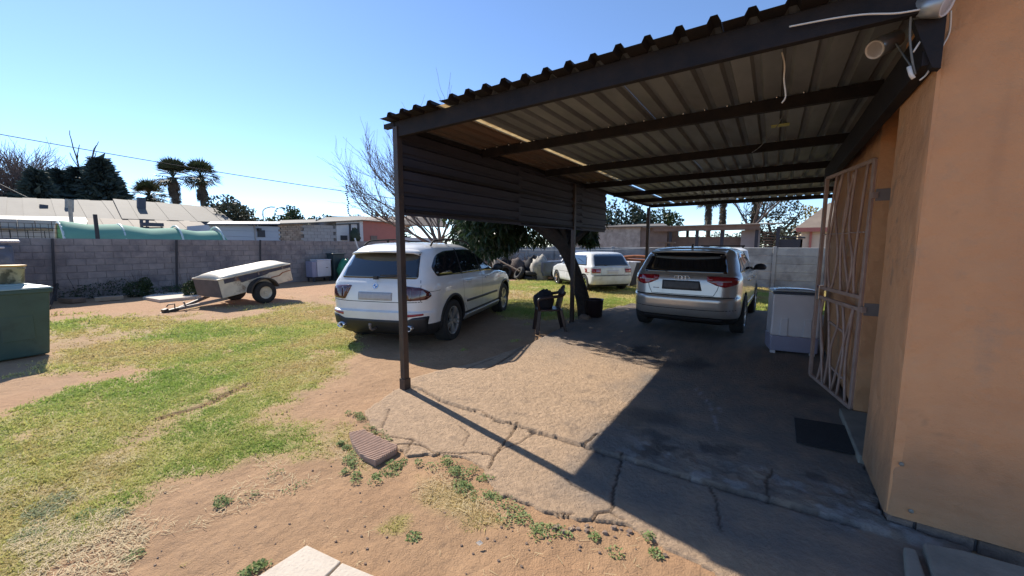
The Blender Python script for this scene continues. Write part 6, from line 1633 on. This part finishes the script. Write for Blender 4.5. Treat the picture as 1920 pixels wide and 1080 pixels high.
leafy('round_tree', 'lower olive tree just right of and below the palms', at(452, 35), hgt(455, 378, 35), 3.6, 'leaf_olive', 3500, .26, 12, low=.1)
leafy('round_tree', 'dark tree trunk foliage between the palms and the olive tree', at(395, 36), hgt(395, 366, 36), 3.0, 'leaf_dark', 3000, .25, 13, low=.1)
leafy('round_tree', 'rounded green tree above the blue shed', at(540, 46), hgt(540, 386, 46), 5.6, 'leaf_bush', 7000, .3, 14, flat=.9, low=.15)
leafy('round_tree', 'wide dark tree right of the rounded green tree', at(608, 52), hgt(605, 396, 52), 6.0, 'leaf_dark', 6000, .32, 15, flat=.7)
leafy('round_tree', 'dark bushy tree seen left of the carport post', at(740, 50), hgt(742, 392, 50), 5.0, 'leaf_dark', 5000, .3, 16, low=.1)
conifer('conifer', 'small pointed conifer far off above the red shed', at(708, 70), hgt(708, 396, 70), 2.6, 1500, 9); conifer('conifer', 'tiny pointed conifer next to the other far conifer', at(700, 72), hgt(700, 398, 72), 2.2, 1200, 10)
leafy('far_tree', 'pale distant tree line above the white shed', at(680, 75), hgt(680, 397, 75), 5.5, 'leaf_olive', 2500, .35, 17)
branch_tree('bare_tree', 'small leafless tree beside the street lamp far away', at(488, 60), hgt(490, 385, 60), n0=5, depth=3, spread=.6, r0=.15, seed=12, minr=.02, mats_='twig')
leafy('far_tree', 'narrow dark tree left of the far street lamp', at(474, 50), hgt(476, 394, 50), 2.4, 'leaf_dark', 2000, .25, 18, low=.05)
p = at(497, 50); z_ = hgt(497, 388, 50); sl = thing('street_lamp', 'far off street lamp with curved arm', 'street lamp', p)
MB().tube(spline([(0, 0, 0), (0, 0, z_ * .8), (.1, .1, z_ * .95), (.5, .6, z_)], 6), .06, 6).build('pole', 'wall_grey', sl); MB().cbox((.62, .75, z_), (.3, .4, .1)).build('lamp', 'wall_grey', sl)
# far belt of trees closing the horizon
V = []
for k in range(46):
    az = YAW + R(62 - k * 2.9); D = 95 + 30 * random.random(); hh = random.uniform(3.2, 5.4)
    V.append((-math.sin(az) * D, math.cos(az) * D, hh * .45, random.uniform(3, 5.5), random.uniform(3, 5.5), hh * .6))
o = leaf_mass('far_treeline', 'leaf_dark', None, V, 32000, .7); tag(o, 'low dark belt of far trees along the horizon', 'trees', kind='stuff')

# bare tree beside the carport
tb0 = at(826, 12.6)
bt_ = branch_tree('bare_tree', 'large leafless fruit tree with upright twigs behind the carport screen', tb0, 5.0, n0=6, depth=5, spread=.62, r0=.085, seed=21, trunk_frac=.30, ratio=.76, kid=(2, 4), upw=.35, minr=.0045, mats_='twig',
    first=[(-1.2, -.8, 1.5), (-1.3, -.9, .8), (-1, -.6, 2.0), (-1.2, -.7, 1.1), (-.7, -.9, 1.5), (-.9, -.2, .5), (-.1, .2, 1.4), (.8, -.3, 1.0), (-.5, .6, 1.0), (.9, .5, .9)])
vine = MB(); vp = aD(650, 345, 12.2)
vine.tube([vp, vp + Vector((0, 0, -.3)), vp + Vector((.03, .02, -.9))], .006, 4)
for k in range(16): c = vp + Vector((random.gauss(0, .02), random.gauss(0, .02), -.05 - k * .055)); vine.cbox(c, (.03, .03, .04), rot('X', random.uniform(0, 90)))
tag(vine.build('hanging_vine', 'twig'), 'thin vine with dry pods hanging from the bare tree', 'vine')

# leaning leafy tree beside the mid post
mt_ = thing('leaning_tree', 'dark leaning tree with long drooping leaves behind the carport', 'tree', (-3.38, 7.85, 0))
mo = Vector((-3.38, 7.85, 0)); T = MB(); T.tube(spline([aD(1099, 612, 8.45) - mo, aD(1094, 568, 8.45) - mo, aD(1081, 520, 8.45) - mo, aD(1066, 482, 8.4) - mo, aD(1044, 446, 8.3) - mo, aD(1015, 415, 8.2) - mo], 4), [.24, .20, .17, .16, .155, .15, .15, .145, .14, .14, .135, .135, .13, .13, .125, .12, .12, .115, .11, .11, .10], 14)
trk = T.build('trunk', 'bark', mt_)
Bm = MB()
for tgt in ((-1.9, -.6, 2.3), (-2.6, .3, 2.5), (-.9, 1.4, 2.7), (.1, 1.0, 2.1), (-1.6, -1.0, 2.5), (-.5, -.6, 3.0), (-.1, 1.5, 2.2), (-1.2, .3, 3.0)):
    s0 = aD(1060, 470, 8.38) - mo; tg = Vector(tgt); Bm.tube(spline([s0, s0.lerp(tg, .5) + Vector((0, 0, .15)), tg], 4), [.085 - .008 * k for k in range(9)], 6)
Bm.build('limbs', 'bark', mt_)
def mango_leaves(lumps, n, size):
    L_ = np.array(lumps, float); pk = rng.choice(len(L_), n); l = L_[pk]; d = rng.normal(0, 1, (n, 3)); d /= np.linalg.norm(d, axis=1)[:, None]
    c = l[:, :3] + d * l[:, 3:6] * (rng.uniform(.2, 1, n) ** .4)[:, None]; a = rng.uniform(0, 2 * PI, n); el = -rng.uniform(.3, 1.4, n)
    u = np.stack([np.cos(a) * np.cos(el), np.sin(a) * np.cos(el), np.sin(el)], 1); w = np.cross(u, rng.normal(0, 1, (n, 3))); w /= np.linalg.norm(w, axis=1)[:, None]; s = size * rng.uniform(.7, 1.3, n)[:, None]
    V = np.stack([c, c + u * s * .45 + w * s * .12, c + u * s, c + u * s * .45 - w * s * .12], 1).reshape(-1, 3); return V, c, u
lm = [(-2.2, -.3, 1.9, .75, .7, .55), (-3.0, .3, 1.85, .7, .7, .6), (-1.4, .3, 2.2, .8, .8, .6), (-2.0, -1.0, 2.2, .6, .6, .5), (-1.0, 1.5, 2.4, .9, .9, .7), (-.6, -.5, 2.9, 1.0, .9, .7), (-2.2, .7, 2.8, 1.1, 1.1, .7), (-.15, .55, 1.85, .2, .35, .16), (-1.4, -.9, 3.3, 1.1, .9, .7), (-3.0, -.4, 3.5, 1.1, 1.2, .8), (-2.3, -.9, 3.9, 1.1, 1.1, .7), (-2.8, .7, 3.9, 1.3, 1.3, .8), (-1.0, -.2, 3.9, 1.1, 1.2, .7), (-3.4, .3, 2.7, 1.0, 1.2, .7), (-3.8, .9, 2.0, .7, .8, .6), (-1.5, .6, 3.4, 1.2, 1.2, .6)]
Vv, _, _ = mango_leaves(lm, 22000, .21); Vq = Vv.reshape(-1, 4, 3); Vv = Vq[~((Vq[:, :, 0].max(1) > -.02) & (Vq[:, :, 2].max(1) > 1.78))].reshape(-1, 3); np_mesh('foliage', Vv, np.arange(len(Vv)).reshape(-1, 4), 'leaf_mango', mt_)['kind'] = 'stuff'
lf = None
for k in range(150):
    l = random.choice(lm[:5] + lm[7:9]); 
    c = Vector((l[0] + random.gauss(0, .5) * l[3], l[1] - random.uniform(.2, 1) * l[4], l[2] - random.uniform(-.5, 1) * l[5]))
    if c.x > -.25 and c.z > 1.75: continue
    if lf is None:
        lf = MB().add([(0, 0, 0), (.03, .09, .006), (.02, .17, 0), (0, .23, -.02), (-.02, .17, 0), (-.03, .09, .006), (0, .09, -.004), (0, .17, -.008)], [(0, 1, 6), (1, 2, 7, 6), (2, 3, 7), (0, 6, 5), (6, 7, 4, 5), (7, 3, 4)]).build('leaf', 'leaf_mango', mt_); o = lf
    else: o = lf.copy(); C.objects.link(o); o.parent = mt_
    o.location = c; o.rotation_euler = (random.uniform(-1.5, -.4), random.uniform(-.6, .6), random.uniform(0, 6.28))
# trees behind the carport, right
leafy('round_tree', 'dark bushy tree behind the mottled outbuilding', at(1165, 27), hgt(1165, 372, 27), 6.0, 'leaf_dark', 9000, .26, 31, low=.1)
leafy('round_tree', 'green bushy tree just right of the rear post', at(1228, 30), hgt(1230, 392, 30), 4.0, 'leaf_bush', 6000, .25, 32, low=.1)
leafy('round_tree', 'dark bushy tree left behind the screen end', at(1110, 26), hgt(1110, 380, 26), 5.0, 'leaf_dark', 6000, .26, 33, low=.1)
for k, (px, ht_, D) in enumerate(((1325, 372, 33), (1352, 366, 35), (1412, 362, 33))):
    palm('fan_palm', ['leftmost palm behind the open shed', 'second palm behind the open shed', 'rightmost palm with hanging fronds behind the open shed'][k], at(px, D), hgt(px, ht_, D), 1.2, 2.2, 46, 40 + k, 'palms behind the open shed')
branch_tree('bare_tree', 'leafless tree with bent trunks between the palms behind the shed', at(1386, 31), 6.5, lean=(.6, .3), n0=4, depth=4, spread=.6, r0=.16, seed=44, trunk_frac=.4, minr=.012)
leafy('hanging_tree', 'loose grey green tree with hanging foliage above the open shed', at(1445, 34), hgt(1445, 355, 34), 6.0, 'leaf_olive', 3500, .22, 45, low=.2)
leafy('round_tree', 'small grey green tree beside the cream house', at(1482, 26), hgt(1485, 408, 26), 2.6, 'leaf_olive', 2500, .16, 46, low=.1)
leafy('yellow_tree', 'yellow leaved tree top behind the cream house roof', at(1518, 34), hgt(1518, 376, 34), 3.0, 'leaf_gold', 2500, .2, 47, low=.2)
# dry brush behind the SUV and by the left wall
def brush(name, label, base, w, h, n, seed, m='brush_dry'):
    rs = random.Random(seed); mb = MB()
    for k in range(n):
        a = rs.uniform(0, 6.28); r_ = w * rs.random() ** .5; p = Vector((r_ * math.cos(a), r_ * math.sin(a) * .6, 0)); d = Vector((rs.gauss(0, .5), rs.gauss(0, .5), 1)).normalized(); L_ = h * rs.uniform(.5, 1.1)
        q = p + d * L_ * .5 + Vector((rs.gauss(0, .1), rs.gauss(0, .1), 0)); e = q + (d + Vector((rs.gauss(0, .5), rs.gauss(0, .5), -.2))) * L_ * .5; mb.tube([p, q, e], [.01, .008, .004], 3, cap=False)
    o = mb.build(name, m); o.location = base; return tag(o, label, 'brush')
brush('dry_brush', 'tangle of dry brown brush beyond the front of the white SUV', (-11.6, 16.3, 0), 1.6, 1.5, 420, 1); brush('dry_brush', 'dry brush at the foot of the precast wall behind the heap', (-10.0, 16.8, 0), 1.3, 1.1, 260, 2)
for k, (px, py, w_, h_, m_, lab) in enumerate(((135, 560, .9, .55, 'weed_shaded', 'dark weeds against the block wall nearest the bin'), (195, 556, 1.0, .6, 'weed_shaded', 'dark weeds against the block wall left of the sunlit bush'), (262, 556, .45, .62, 'leaf_bush', 'sunlit leafy bush at the foot of the block wall'), (360, 558, .28, .62, 'leaf_bush', 'small green bush behind the front of the trailer'), (320, 553, 1.0, .35, 'weed_shaded', 'low weeds at the wall behind the concrete pad'), (100, 555, .6, .5, 'weed', 'pale green weeds just right of the bin'))):
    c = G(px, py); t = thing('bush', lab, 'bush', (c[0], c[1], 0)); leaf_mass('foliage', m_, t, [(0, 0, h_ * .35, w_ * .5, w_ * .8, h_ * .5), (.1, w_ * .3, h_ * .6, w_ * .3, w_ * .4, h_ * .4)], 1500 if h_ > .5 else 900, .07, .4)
    brush_ = MB()
    for j in range(14): brush_.tube([(random.gauss(0, w_ * .2), random.gauss(0, w_ * .35), 0), (random.gauss(0, w_ * .25), random.gauss(0, w_ * .4), h_ * random.uniform(.6, 1.4))], [.007, .003], 3, cap=False)
    brush_.build('stems', 'brush_dry', t)

# overhead line
pA, pB = aD(-160, 222, 30), aD(705, 367, 24)
cable('overhead_cable', [pA.lerp(pB, t) + Vector((0, 0, -.35 * 4 * t * (1 - t) * .4)) for t in np.linspace(0, 1, 12)] + [pB + (pB - pA) * .5], .018, 'wire', 'overhead cable crossing the sky down to the bare tree', 2)
cable('overhead_cable', [aD(-60, 310, 40), aD(0, 345, 38), aD(60, 374, 36)], .02, 'wire', 'short dark cable descending at the left edge', 4)


GR = {'cable': 'cables hanging about the carport', 'overhead_cable': 'overhead cables on the left', 'spotlight': 'round spotlights of the carport', 'round_tree': 'leafy trees beyond the walls', 'bare_tree': 'leafless trees', 'far_tree': 'far trees on the skyline',
      'bush': 'bushes and weeds along the block wall', 'stone_slab': 'loose stone slabs in the foreground', 'plank': 'planks lying about the yard', 'scrap_heap': 'heaps in the scrap pile', 'dry_brush': 'dry brush at the back wall', 'pole': 'poles behind the block wall', 'conifer': 'small far conifers'}
for o in list(C.objects):
    if o.parent is None and 'category' in o and 'group' not in o:
        b = o.name.split('.')[0]
        if b in GR: o['group'] = GR[b]
